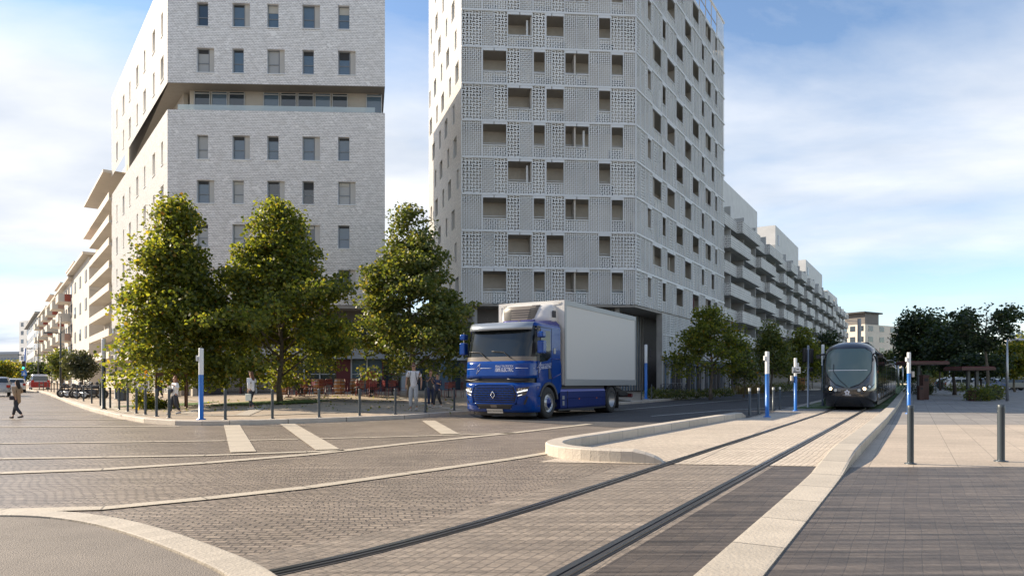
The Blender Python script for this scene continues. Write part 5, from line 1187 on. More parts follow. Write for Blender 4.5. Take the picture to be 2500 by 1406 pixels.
mt_.update(paint=carpaint('blue_paint', (.0005,.042,.24), .05, .16), paint_d=carpaint('skirt_paint', (.006,.022,.15)), silver=M('silver_visor', (.3,.34,.38), .3, .5, coat=.4),
 wind=M('windscreen', (.012,.015,.016), .03, 0, spec=.65), boxside=M('box_side', (.52,.52,.505), .45), boxfront=M('box_front', (.66,.65,.62), .4), boxframe=M('box_frame', (.30,.315,.325), .4, .3),
 led=M('led', (.8,.8,.8), .2, emit=(1,1,1), es=.7), lampglass=M('lamp_glass', (.05,.05,.055), .08, spec=1), chrome=M('chrome', (.75,.76,.77), .15, 1), amber=M('amber', (.6,.16,.02), .3), lav2=M('pale_trim', (.12,.14,.42), .35), lav=carpaint('deflector_paint', (.045,.05,.24)),
 decal=M('white_decal', (.75,.78,.85), .5), plate=M('plate', (.62,.59,.52), .5), dash=M('dash_strip', (.15,.13,.11), .35), rimm=M('rim', (.42,.43,.44), .35, .7), grey_p=M('grey_plastic', (.035,.035,.038), .5),
 tram=M('tram_body', (.016,.017,.02), .16, 0, coat=1, spec=.7), tramroof=M('tram_roof', (.06,.065,.078), .3, .3, coat=.4), tramglass=M('tram_glass', (.11,.16,.155), .06, spec=.6), tramwin=M('tram_side_glass', (.022,.03,.026), .04, spec=1, coat=1),
 tramgreen=M('tram_green', (.01,.09,.06), .15), warm=M('warm_lamp', (.9,.7,.5), .3, emit=(1,.72,.42), es=3.0), lampoff=M('lamp_off', (.35,.37,.38), .12, .6), dust=M('tram_skirt', (.05,.046,.042), .5))
# ================================================================ the lorry
TW = 1.15
truck = thing('lorry', 'blue electric box lorry with pale grey box body driving through the crossing', 'lorry', (.118, 25.907, .0), math.atan2(-.864, -.504), TW)
body_ = thing('cab', None, None); body_.parent = truck
CAB = Front([(.2,1.20),(.45,1.30),(.75,1.35),(1.1,1.36),(1.27,1.34),(1.83,1.30),(2.4,1.17),(2.93,1.00),(3.1,.86)], 1.24, .58, 3.6)
m = MB(); r_ = CAB.band(m, .24, 1.155, .56, 8); m.face([v for v in r_[0]]); m.face([v for v in r_[-1]]); m.build('bumper', 'paint', truck)
m = MB(); CAB.band(m, 1.12, 1.31, -.8, 2, off=-.05); m.build('panel_gap', 'black', truck)
m = MB(); r_ = CAB.band(m, 1.295, 1.83, .74, 5); m.face(r_[0]); m.face(r_[-1]); m.build('front_panel', 'paint', truck)
m = MB(); CAB.band(m, 1.83, 1.97, .74, 2, off=-.004); m.build('wiper_strip', 'dash', truck)  # brown colour stands in for a reflection along the windscreen foot
m = MB(); CAB.band(m, 1.97, 2.95, .70, 8, off=-.012); m.build('windscreen', 'wind', truck)
# pillars at the windscreen ends
for sg_ in (-1, 1):
    m = MB(); CAB.patch(m, 1.97, 2.93, (lambda z: sg_*1.19), (lambda z: sg_*1.235), .006, 6, 3)
    m.box(.55, .78, *(sorted((sg_*1.22, sg_*1.243))), 1.84, 2.93); m.build('pillar', 'black', truck)
# roof
m = MB(); rows = []
for z, sc, in ((2.93,1.0),(2.99,.985),(3.04,.95),(3.07,.88),(3.085,.6)):
    a = CAB.arc(2.93, 24); rows.append([Vector((-.86+.03*(1-sc), -1.24*sc, z))]+[Vector((p.x*sc if p.x > 0 else p.x, p.y*sc, z)) for p in a]+[Vector((-.86+.03*(1-sc), 1.24*sc, z))])
m.grid(rows); m.face(rows[-1]); m.build('roof', 'paint', truck)
# sun visor
m = MB(); rows = []
for (z, o_) in ((2.80,.20),(2.84,.235),(2.93,.20),(3.02,.10),(3.06,.0)):
    rows.append([CAB.P(y, 2.93, 0)+Vector((o_*(1-.35*abs(y/1.16)**4), 0, z-2.93)) for y in np.linspace(-1.16, 1.16, 21)])
m.grid(rows); rows2 = [[v+Vector((-.03,0,-.0)) for v in r] for r in rows[:2]]; m.grid([rows[0], rows2[0]]); m.build('sun_visor', 'silver', truck)
# cab sides with wheel arch
arch = [(.0+.665*math.cos(math.radians(a)), .515+.665*math.sin(math.radians(a))) for a in range(20, 171, 10)]
side = [(.78,2.94),(-.86,2.94),(-.86,1.95),(-.92,1.75),(-.95,1.05),(-.86,.86)]+[p for p in reversed(arch) if p[0] > -.64]+[(.78,.8)]
for sg_ in (-1, 1):
    y0, y1 = sorted((sg_*1.21, sg_*1.238)); nm = 'door_side'
    m = MB(); m.ngon_side(side, y0, y1); sd = m.build('cab_side', 'paint', truck)
    yo = sg_*1.24; ya, yb = sorted((sg_*1.2385, sg_*1.246))
    m = MB(); m.ngon_side([(.60,2.78),(-.12,2.82),(-.14,1.98),(.10,1.86),(.60,1.80)], ya, yb); sw = m.build('side_window', 'wind', truck)
    yc, yd = sorted((sg_*1.2385, sg_*1.25))
    m = MB()
    def sl(pts, r=.010):
        m.tube([(p[0], sg_*1.2385, p[1]) for p in pts], r, 5)
    sl([(.72,2.9),(-.2,2.9),(-.22,1.0)]); sl([(.7,1.3),(.7,1.8)]); m.build('door_seam', 'black', sd)
    m = MB(); m.tube([(-.3, sg_*1.245, 1.93),(-.88, sg_*1.245, 1.93)], .012, 6); m.tube([(-.25, sg_*1.245, 1.30),(-.93, sg_*1.245, 1.46)], .016, 6); m.build('side_crease', 'lav', sd)
    m = MB(); m.ngon_side([(.02,1.62),(-.1,1.62),(-.2,1.28),(.0,1.28)], yc, yd); m.build('step_handle', 'black', sd)
    m = MB(); m.ngon_side([(-.35,2.28),(-.5,2.28),(-.5,2.1),(-.35,2.1)], yc, yd); m.build('vent_plate', 'boxframe', sd)
    m = MB(); inner_a = [(p[0]*.87, .515+(p[1]-.515)*.87) for p in arch]; m.ngon_side(arch+list(reversed(inner_a)), *sorted((sg_*1.1, sg_*1.262))); m.build('wheel_arch', 'grey_p', truck)
    m = MB(); m.box(.54,.80,*sorted((sg_*1.0, sg_*1.2)),.24,1.15); m.build('step_well', 'paint_d', truck)
    m = MB()
    for z in (.42,.72): m.box(.56,.74,*sorted((sg_*1.18, sg_*1.24)),z,z+.03)
    m.box(.55,.7,*sorted((sg_*1.1, sg_*1.235)),1.0,1.14); m.build('step', 'black', truck)
    # mirrors
    m = MB(); m.box(.74,.98,*sorted((sg_*1.34, sg_*1.56)),2.06,2.46); mm_ = m.build('mirror', 'paint', truck, bevel=.04)
    m = MB(); m.box(.76,.98,*sorted((sg_*1.34, sg_*1.55)),2.55,2.74); m.build('wide_mirror', 'paint', truck, bevel=.04)
    m = MB(); m.box(.735,.745,*sorted((sg_*1.36, sg_*1.54)),2.09,2.43); m.build('mirror_glass', 'chrome', mm_)
    m = MB(); m.tube([(.86,sg_*1.2,2.0),(.90,sg_*1.42,2.0),(.90,sg_*1.42,2.8),(.82,sg_*1.2,2.84)], .022, 6); m.build('mirror_arm', 'black', truck)
    # headlamp
    m = MB(); CAB.quad(m, [(sg_*.80,.70),(sg_*1.08,.78),(sg_*1.17,1.03),(sg_*.80,.98)], .006); hl = m.build('headlight', 'lampglass', truck)
    m = MB(); CAB.quad(m, [(sg_*.82,.84),(sg_*1.12,.915),(sg_*1.125,.955),(sg_*.82,.875)], .014); CAB.quad(m, [(sg_*.82,.74),(sg_*.98,.785),(sg_*.98,.80),(sg_*.82,.76)], .014)
    m.build('light_bar', 'led', hl)
    for q in range(3):
        m = MB(); CAB.quad(m, [(sg_*(.86+q*.08),.92),(sg_*(.91+q*.08),.935),(sg_*(.91+q*.08),.985),(sg_*(.86+q*.08),.975)], .012); m.build('reflector', 'chrome', hl)
    m = MB(); CAB.quad(m, [(sg_*.82,.5),(sg_*.98,.56),(sg_*1.1,.69),(sg_*.80,.64)], .02); m.build('lamp_fin', 'paint', truck)
    m = MB(); CAB.quad(m, [(sg_*1.0,.48),(sg_*1.06,.5),(sg_*1.14,.74),(sg_*1.07,.72)], .012); m.build('air_slot', 'black', truck)
    m = MB(); CAB.quad(m, [(sg_*.55,.30),(sg_*1.15,.33),(sg_*1.0,.47),(sg_*.68,.44)], .03); m.build('bumper_fin', 'paint', truck)
    m = MB(); CAB.line(m, [(sg_*.5,1.27),(sg_*.85,1.22),(sg_*1.2,1.25)], .02, .02); m.build('lower_lip', 'black', truck)
# grille
gh = lambda z: .80-.35*abs(z-.78)
m = MB(); CAB.patch(m, .55, 1.04, lambda z: -gh(z), gh, .006, 6, 16); gr_ = m.build('grille', 'dark', truck)
m = MB()
for i in range(7):
    z = .585+i*.071; h_ = .012
    rows = [[CAB.P(y, z+dz, of) for y in np.linspace(-gh(z)+.02, gh(z)-.02, 20)] for dz, of in ((-h_,.008),(-h_,.036),(h_,.036),(h_,.008))]; m.grid(rows, sm=False)
    for j in range(-4, 5):
        y = j*.17+(.085 if i % 2 else 0)
        if abs(y) > gh(z)-.06 or i == 6: continue
        rows = [[CAB.P(y+dy, zz, .034) for dy in (-.007,.007)] for zz in (z, z+.071)]; m.grid(rows, sm=False)
m.build('grille_slats', 'paint', gr_)
m = MB(); CAB.line(m, [(-.78,.5),(-.84,.78),(-.72,1.07),(-.5,1.10),(.5,1.10),(.72,1.07),(.84,.78),(.78,.5),(-.78,.5)], .012, .022, 6); m.build('grille_surround', 'paint', truck)
m = MB(); D = [(0,.89),(.075,.78),(0,.67),(-.075,.78),(0,.89)]
for a, b_ in zip(D, D[1:]):
    P1, P2 = Vector((0, a[0], a[1])), Vector((0, b_[0], b_[1]))
    m.tube([CAB.P(a[0], a[1], .055), CAB.P(b_[0], b_[1], .055)], .017, 4)
m.build('diamond_badge', 'chrome', truck)
m = MB(); CAB.quad(m, [(-.55,.35),(.55,.35),(.68,.51),(-.68,.51)], .03, 8); lo = m.build('lower_intake', 'dark', truck)
m = MB(); CAB.line(m, [(-.6,.36),(.6,.36)], .015, .014); CAB.quad(m, [(-.12,.39),(.1,.39),(.1,.47),(-.12,.47)], .036); m.build('intake_trim', 'dash', lo)
m = MB(); CAB.quad(m, [(-.29,.215),(.29,.215),(.29,.35),(-.29,.35)], .04); rows = []; pl = m.build('number_plate', 'plate', truck)
text_on(lambda x, y, z: CAB.P(x, .285+y, .046), 'RENAULT TRUCKS E-TECH T', .052, 'plate_text', pl, 'black', .0006)
m = MB(); CAB.band(m, .12, .24, .6, 1, off=-.12); m.build('lower_skirt', 'black', truck)
m = MB(); m.box(-.9,1.1,-1.1,1.1,.35,.5); m.build('underbody', 'black', truck)
# front lettering and line
text_on(lambda x, y, z: CAB.P(.36+x*.60, 1.665+y*1.0, .004), 'RENAULT TRUCKS E-TECH', .088, 'lettering', truck, 'decal', .0012)
text_on(lambda x, y, z: CAB.P(.36+x*.70, 1.55+y*1.15, .004), '100% ELECTRIC', .14, 'lettering', truck, 'decal', .003)
m = MB(); CAB.line(m, [(-1.2,1.585),(-.70,1.60)], .002, .006, 4); CAB.line(m, [(-.52,1.61),(-.10,1.61)], .002, .006, 4); CAB.line(m, [(.76,1.61),(1.23,1.60)], .002, .006, 4); m.build('pinstripe', 'decal', truck)
BO = [(-.53,1.76),(-.70,1.60),(-.62,1.60),(-.66,1.43),(-.50,1.61),(-.57,1.62),(-.53,1.76)]
m = MB(); CAB.line(m, BO, .003, .0065, 4); m.build('bolt_outline', 'decal', truck)
sideP = lambda x, y, z: Vector((-x, 1.2415, y))
text_on(lambda x, y, z: Vector((.16-x*.95, 1.2415, 1.74+y+x*.08)), 'RENAULT TRUCKS E-TECH', .068, 'side_lettering', truck, 'decal', .001)
text_on(lambda x, y, z: Vector((.16-x*.95, 1.2415, 1.65+y*1.2+x*.08)), '100% ELECTRIC', .105, 'side_lettering', truck, 'decal', .003)
m = MB()
for a, b_ in zip(BO, BO[1:]): m.tube([(-a[0]+.0, 1.241, a[1]+.04), (-b_[0]+.0, 1.241, b_[1]+.04)], .006, 4)
m.tube([(.78,1.241,1.63),(.66,1.241,1.64)], .005, 4); m.build('side_bolt', 'decal', truck)
# wipers, lamps, aerial
for y0, y1 in ((-.25,-1.0),(.62,-.12)):
    m = MB(); CAB.line(m, [(y0,1.90),(y0-.12,1.97),(y0-.3,2.10),(y1,2.13)], .04, .014, 5); m.build('wiper', 'black', truck)
m = MB(); m.tube([(.6,-.75,3.07),(.55,-.72,3.28)], .006, 4); m.build('aerial', 'black', truck)
for y in (-.3,.62):
    m = MB(); m.box(.75,.85,y-.05,y+.05,3.06,3.10); m.build('marker_lamp', 'black', truck, bevel=.01)
# deflector and cooling unit
m = MB(); rows = []
for t in np.linspace(0, 1, 7):
    x = .35-1.35*t; z = 3.07+.16*math.sin(t*1.5); w = .75+.42*t; rows.append([(x, -w, 3.05), (x, -w*.85, z), (x, 0, z+.015), (x, w*.85, z), (x, w, 3.05)])
m.grid(rows); m.build('roof_deflector', 'lav', truck)
XB = -1.10
REF = Front([(3.10,XB+.46),(3.25,XB+.56),(3.7,XB+.50),(3.80,XB+.38)], [(3.10,.98),(3.3,1.02),(3.7,.98),(3.8,.86)], .5, 3.5)
m = MB(); r_ = REF.band(m, 3.14, 3.78, XB-.002, 5); m.face(r_[-1]); m.face(r_[0]); cu_ = m.build('cooling_unit', 'boxfront', truck)
m = MB(); REF.quad(m, [(-.66,3.26),(.34,3.26),(.46,3.74),(-.82,3.74)], .008, 8); gg = m.build('unit_grille', 'dash', cu_)
m = MB()
for z in (3.36,3.44,3.52,3.60): REF.line(m, [(-.55,z),(.28,z)], .012, .008, 4)
m.build('louvres', 'dark', gg)
m = MB(); REF.quad(m, [(-.76,3.25),(-.48,3.25),(-.52,3.74),(-.88,3.72)], .014); REF.quad(m, [(.16,3.27),(.42,3.31),(.60,3.75),(.28,3.75)], .014); m.build('intake', 'black', gg)
m = MB(); REF.line(m, [(-.8,3.24),(.45,3.24)], .02, .03); m.build('unit_lip', 'lav', cu_)
m = MB(); m.box(XB+.15,XB+.34,.99,1.03,3.33,3.55); m.build('side_panel', 'grey_p', cu_)
# box body
X0, X1, ZT, Z0 = XB, -7.92, 3.91, 1.08
m = MB(); m.box(X1, X0, -1.28, 1.28, Z0, ZT); bx_ = m.build('box_body', 'boxside', truck, bevel=.01)
m = MB(); m.box(X0, X0+.006, -1.2, 1.2, Z0+.1, ZT-.14); m.build('front_wall', 'boxfront', bx_)
for sg_ in (-1, 1):
    a, b_ = sorted((sg_*1.278, sg_*1.30)); m = MB()
    m.box(X1-.01, X0+.015, a, b_, ZT-.15, ZT+.015); m.box(X1-.01, X0+.015, a, b_, Z0-.02, Z0+.2); m.box(X0-.10, X0+.015, a, b_, Z0+.2, ZT-.15); m.box(X1-.01, X1+.07, a, b_, Z0+.2, ZT-.15); m.build('side_frame', 'boxframe', bx_)
m = MB(); m.box(X0+.006, X0+.02, -1.28, 1.28, ZT-.13, ZT+.012); m.box(X0+.006, X0+.02, -1.278, -1.19, Z0, ZT-.13); m.box(X0+.006, X0+.02, 1.19, 1.278, Z0, ZT-.13); m.build('front_frame', 'boxfront', bx_)
for y in (-1.05, 1.1):
    m = MB(); m.box(X0+.02, X0+.035, y-.06, y+.06, ZT-.09, ZT-.05); m.build('corner_lamp', 'plate', bx_)
# chassis, skirts
m = MB()
for y in (-.42,.42): m.box(-7.75,.6,y-.05,y+.05,.78,1.02)
m.box(-7.8,-1.0,-1.0,1.0,1.02,1.08); m.build('chassis', 'black', truck)
for sg_ in (-1, 1):
    ys = sg_*1.235; m = MB(); prof = [(1.20,.28),(1.235,.34),(1.225,.62),(1.235,.64),(1.225,.86),(1.17,.94),(1.1,.95)]
    rows = [[(x, sg_*p[0], p[1]) for p in prof] for x in (-4.74,-1.42)]; m.grid(rows, sm=False); m.grid([[(-4.74, sg_*p[0], p[1]) for p in prof], [(-4.74, 0, p[1]) for p in prof]], sm=False); m.grid([[(-1.42, sg_*p[0], p[1]) for p in prof], [(-1.42, 0, p[1]) for p in prof]], sm=False)
    sk = m.build('side_skirt', 'paint_d', truck)
    m = MB(); rows = [[(x, sg_*(p[0]+.004), p[1]) for p in prof] for x in (-1.40,-.86)]; m.grid(rows, sm=False); m.grid([[(-.86, sg_*p[0], p[1]) for p in prof], [(-.86, 0, p[1]) for p in prof]], sm=False); fk = m.build('front_skirt', 'paint_d', truck)
    m = MB(); m.box(-4.72,-.9,*sorted((sg_*1.13, sg_*1.18)),.952,1.03); m.build('skirt_cap', 'grey_p', truck)
    m = MB(); m.box(-1.15,-1.0,*sorted((sg_*1.235, sg_*1.25)),.60,.72); m.box(-1.14,-1.02,*sorted((sg_*1.235, sg_*1.25)),.40,.55); m.build('socket_cover', 'boxframe', fk)
    m = MB(); m.grid([[(x, sg_*1.229, .865), (x, sg_*1.177, .944)] for x in (-4.74,-.86)], sm=False); m.build('skirt_highlight', 'lav2', sk)
    m = MB(); m.tube([(-1.41, sg_*1.236, .3),(-1.41, sg_*1.236, .88)], .012, 5); m.build('skirt_seam', 'black', sk)
    for x in (-2.35,-3.9):
        m = MB(); m.box(x-.03,x+.03,*sorted((sg_*1.232, sg_*1.245)),.58,.62); m.build('side_marker', 'amber', sk)
    m = MB(); m.box(-4.85,-.8,*sorted((sg_*1.0, sg_*1.2)),.22,.285); m.build('lower_edge', 'black', truck)
    m = MB(); a6 = [(-5.4+.62*math.cos(math.radians(a)), .515+.60*math.sin(math.radians(a))) for a in range(15, 166, 10)]; b6 = [(-5.4+.58*math.cos(math.radians(a)), .515+.56*math.sin(math.radians(a))) for a in range(15, 166, 10)]
    m.ngon_side(a6+list(reversed(b6)), *sorted((sg_*.7, sg_*1.2))); m.build('mudguard', 'black', truck)
m = MB(); m.ngon_side([(-5.9,1.05),(-6.6,.95),(-7.75,.72),(-7.75,.60),(-6.9,.62),(-6.2,.85)], 1.0, 1.04); m.ngon_side([(-5.9,1.05),(-6.6,.95),(-7.75,.72),(-7.75,.60),(-6.9,.62),(-6.2,.85)], -1.04, -1.0); m.build('side_bracket', 'black', truck)
m = MB(); m.box(-7.8,-7.68,-1.18,1.18,.56,.72); rl = m.build('rear_light_bar', 'black', truck)
for y in (-1.0, 1.0): m = MB(); m.box(-7.82,-7.66,y-.19,y+.19,.58,.70); m.build('tail_light', 'bordeaux', rl)
m = MB(); m.tube([(-7.7,-1.15,.42),(-7.7,1.15,.42)], .05, 8); m.box(-7.72,-7.68,-.6,-.5,.42,.8); m.box(-7.72,-7.68,.5,.6,.42,.8); m.build('underrun_bar', 'boxframe', truck)
def wheel(x, yside, rear=False):
    sg_ = 1 if yside > 0 else -1; yo = sg_*1.235 if not rear else sg_*1.22; R = .515
    prof = [(.30,-.30),(.47,-.30),(.505,-.27),(R,-.2),(R,-.08),(.505,-.03),(.47,.0),(.36,.012),(.30,-.0)]
    if rear: prof = [(.30,-.60),(.5,-.60),(R,-.5),(R,-.36),(.46,-.33),(R,-.28),(R,-.08),(.505,-.03),(.46,.0),(.36,.012),(.29,-.0)]
    m = MB(); m.lathe([(r, yo+sg_*h) for r, h in prof], (x,0,R), 'y', 36); t_ = m.build('wheel', 'rubber', truck)
    m = MB()
    if rear: m.lathe([(.30,yo+sg_*.005),(.285,yo-sg_*.01),(.27,yo-sg_*.16),(.13,yo-sg_*.19),(.12,yo-sg_*.12),(0,yo-sg_*.11)], (x,0,R), 'y', 30)
    else: m.lathe([(.305,yo+sg_*.008),(.29,yo-sg_*.02),(.25,yo-sg_*.05),(.2,yo+sg_*.0),(.17,yo+sg_*.02)], (x,0,R), 'y', 30)
    m.build('rim', 'rimm', t_)
    if not rear: m = MB(); m.lathe([(.172,yo+sg_*.018),(.16,yo+sg_*.03),(.1,yo+sg_*.03),(.09,yo+sg_*.07),(0,yo+sg_*.075)], (x,0,R), 'y', 24); m.build('hub', 'paint_d', t_)
    m = MB()
    for k in range(10):
        a = k*.628; rr_ = .2 if not rear else .16; yb = yo+sg_*.0 if not rear else yo-sg_*.18; m.tube([(x+math.cos(a)*rr_, yb, R+math.sin(a)*rr_), (x+math.cos(a)*rr_, yb+sg_*.035, R+math.sin(a)*rr_)], .016, 6)
    m.build('wheel_nuts', 'chrome', t_)
for x, rear in ((0,False),(-5.4,True)):
    for yy in (-1, 1): wheel(x, yy, rear)
bpy.data.objects.remove(body_)
m = MB(); m.box(-6.2,-6.17,.75,1.2,.15,.8); m.build('mudflap', 'rubber', truck)
# ================================================================ the tram
tram = thing('tram', 'black glossy articulated tram with lit headlamps coming down the grassed track', 'tram', (16.0, 32.6, .02), math.atan2(-.862, -.507))
TF = Front([(.18,-.45),(.35,-.2),(.6,-.05),(.9,0),(1.15,-.04),(1.6,-.2),(2.2,-.48),(2.8,-.82),(3.05,-1.05),(3.2,-1.3),(3.33,-1.8)], [(.18,1.1),(.5,1.18),(1.0,1.2),(2.4,1.2),(2.9,1.12),(3.1,.98),(3.25,.78),(3.34,.55)], 1.25, 2.7)
LT = -42.0
m = MB(); TF.band(m, .16, 1.06, LT, 8, 30); m.build('lower_body', 'tram', tram)
m = MB(); TF.band(m, 1.06, 2.9, LT, 12, 30); m.build('body', 'tram', tram)
m = MB(); r_ = TF.band(m, 2.9, 3.34, LT, 6, 30); m.face(r_[-1]); m.build('roof', 'tramroof', tram)
def wy(z):
    t = (z-1.08)/(2.98-1.08); return 1.0*(max(0, min(1, t*2.4))**.42)*(1-.30*max(0, (t-.86)/.14)**2)+.0
m = MB(); TF.patch(m, 1.085, 2.98, lambda z: -wy(z)-.001, lambda z: wy(z)+.001, .012, 22, 14); ws = m.build('windscreen', 'tramglass', tram)  # light reflected in the windscreen is put into the pale glass colour
m = MB(); TF.line(m, [(-wy(z), z) for z in np.linspace(1.085, 2.98, 14)], .01, .022, 5); TF.line(m, [(wy(z), z) for z in np.linspace(1.085, 2.98, 14)], .01, .022, 5); m.build('windscreen_seal', 'black', ws)
m = MB(); TF.quad(m, [(-.86,1.90),(.82,1.90),(.82,1.93),(-.86,1.93)], .018, 10); m.build('sun_blind_edge', 'bluew', ws)
m = MB(); TF.line(m, [(.02,1.1),(-.35,1.45),(-.62,1.85),(-.62,2.2)], .035, .014, 5); m.build('wiper', 'black', tram)
m = MB(); TF.quad(m, [(-1.1,2.99),(1.1,2.99),(.92,3.14),(-.92,3.14)], .015, 12); m.build('brow', 'tramroof', tram)
m = MB(); TF.line(m, [(-1.12,1.25),(-.95,1.0),(-.7,.84),(-.35,.74),(0,.72),(.35,.74),(.7,.84),(.95,1.0),(1.12,1.25)], .004, .012, 5); m.build('nose_seam', 'grey_p', tram)
for i, (y, z, on) in enumerate(((-.92,1.13,1),(-.72,1.03,2),(-.5,.96,0),(.5,.96,0),(.72,1.03,2),(.92,1.13,0))):
    p = TF.P(y, z, .01); n_t = (TF.P(y, z, .05)-p).normalized(); a = n_t.cross(Vector((0,0,1))).normalized(); b_ = n_t.cross(a)
    def disc(r0, off, name, mat, par):
        m = MB(); c0 = p+n_t*off; q = [c0+(a*math.cos(t)+b_*math.sin(t))*r0 for t in np.linspace(0, 2*math.pi, 20, endpoint=False)]
        m.face(q); m.tube([c0-n_t*.03, c0], [r0, r0], 20, cap=False); return m.build(name, mat, par)
    h_ = disc(.10, .01, 'headlamp', 'grey_p', tram); disc(.072, .016, 'lens', 'warm' if on == 2 else 'led' if on == 1 and 0 else 'lampoff', h_)
# city emblem: a ring of five petals, and a line of small lettering below
m = MB()
for k in range(5):
    a = math.pi/2+k*2*math.pi/5; c0 = (.075*math.cos(a), .86+.075*math.sin(a)); ang = [a+t for t in (0, 1.2, 2.1, math.pi, -2.1, -1.2)]
    m.face([TF.P(c0[0]+.05*math.cos(t)*(1 if q in (0,) else .85), c0[1]+.05*math.sin(t), .012) for q, t in enumerate(ang)])
m.build('emblem', 'decal', tram)
m = MB()
for z, w_, s_ in ((.745,.17,-.02),(.715,.12,.03)):
    for q in np.arange(-w_, w_, .045): TF.quad(m, [(q+s_,z-.008),(q+s_+.033,z-.008),(q+s_+.033,z+.01),(q+s_,z+.01)], .02, 1)
m.build('emblem_lettering', 'decal', tram)
for sg_ in (-1, 1):
    m = MB(); m.tube([(-1.45,sg_*1.1,2.75),(-1.3,sg_*1.32,2.72),(-1.25,sg_*1.40,2.62)], .05, 8); m.box(-1.35,-1.1,*sorted((sg_*1.3, sg_*1.48)),2.52,2.7); m.build('mirror_camera', 'black', tram, bevel=.02)
    m = MB(); m.box(-1.9,-1.85,*sorted((sg_*1.19, sg_*1.235)),1.78,1.92); m.build('indicator', 'amber', tram)
    # cab side window and the glazed side, door by door
    m = MB(); m.ngon_side([(-1.05,1.1),(-1.5,1.0),(-2.1,1.0),(-2.05,1.9),(-1.75,2.65),(-1.45,2.7)], *sorted((sg_*1.195, sg_*1.212))); m.build('cab_window', 'tramwin', tram)
    m = MB(); m.ngon_side([(-1.25,1.12),(-1.5,1.12),(-1.8,1.85),(-1.6,1.95)], *sorted((sg_*1.2, sg_*1.22))); m.build('green_flash', 'tramgreen', tram)
    x = -2.4; k = 0
    while x > LT+1.5:
        L_ = (1.35,2.6,1.35,1.9)[k % 4]; door = k % 2 == 0
        m = MB(); m.ngon_side([(x,.42 if door else 1.02),(x-L_,.42 if door else 1.02),(x-L_,2.74),(x,2.74)], *sorted((sg_*1.193, sg_*1.213)))
        w_ = m.build('door' if door else 'side_window', 'tramwin', tram)
        if door: m = MB(); m.box(x-L_/2-.02, x-L_/2+.02, *sorted((sg_*1.205, sg_*1.222)), .45, 2.72); m.build('door_seal', 'black', w_)
        x -= L_+.1; k += 1
        if k % 6 == 0: m = MB(); m.box(x-.45,x,*sorted((sg_*1.19, sg_*1.207)),.3,3.0); m.build('gangway', 'black', tram); x -= .5
    m = MB(); m.ngon_side([(-2.0,.22),(LT,.22),(LT,.4),(-1.8,.4)], *sorted((sg_*1.16, sg_*1.2))); m.build('skirt', 'dust', tram)
m = MB(); m.box(-30,-5,-.7,.7,3.3,3.5); m.build('roof_equipment', 'tramroof', tram, bevel=.05)
m = MB()
for x in (-3,-3.9,-16,-17,-30,-31):
    for sg_ in (-1, 1): m.lathe([(.0,sg_*.66),(.28,sg_*.66),(.28,sg_*.78),(0,sg_*.78)], (x,0,.28), 'y', 20)
m.build('wheels', 'black', tram)
# dark emblem near cab door
m = MB(); m.tube([(-2.9,1.216,.62),(-2.9,1.216,.78)], .012, 4); m.tube([(-2.9,1.216,.7),(-3.0,1.216,.7),(-3.05,1.216,.6)], .012, 4); m.lathe([(.1,1.214),(.12,1.216)], (-3.15,0,.66), 'y', 14); m.build('accessibility_mark', 'decal', tram)
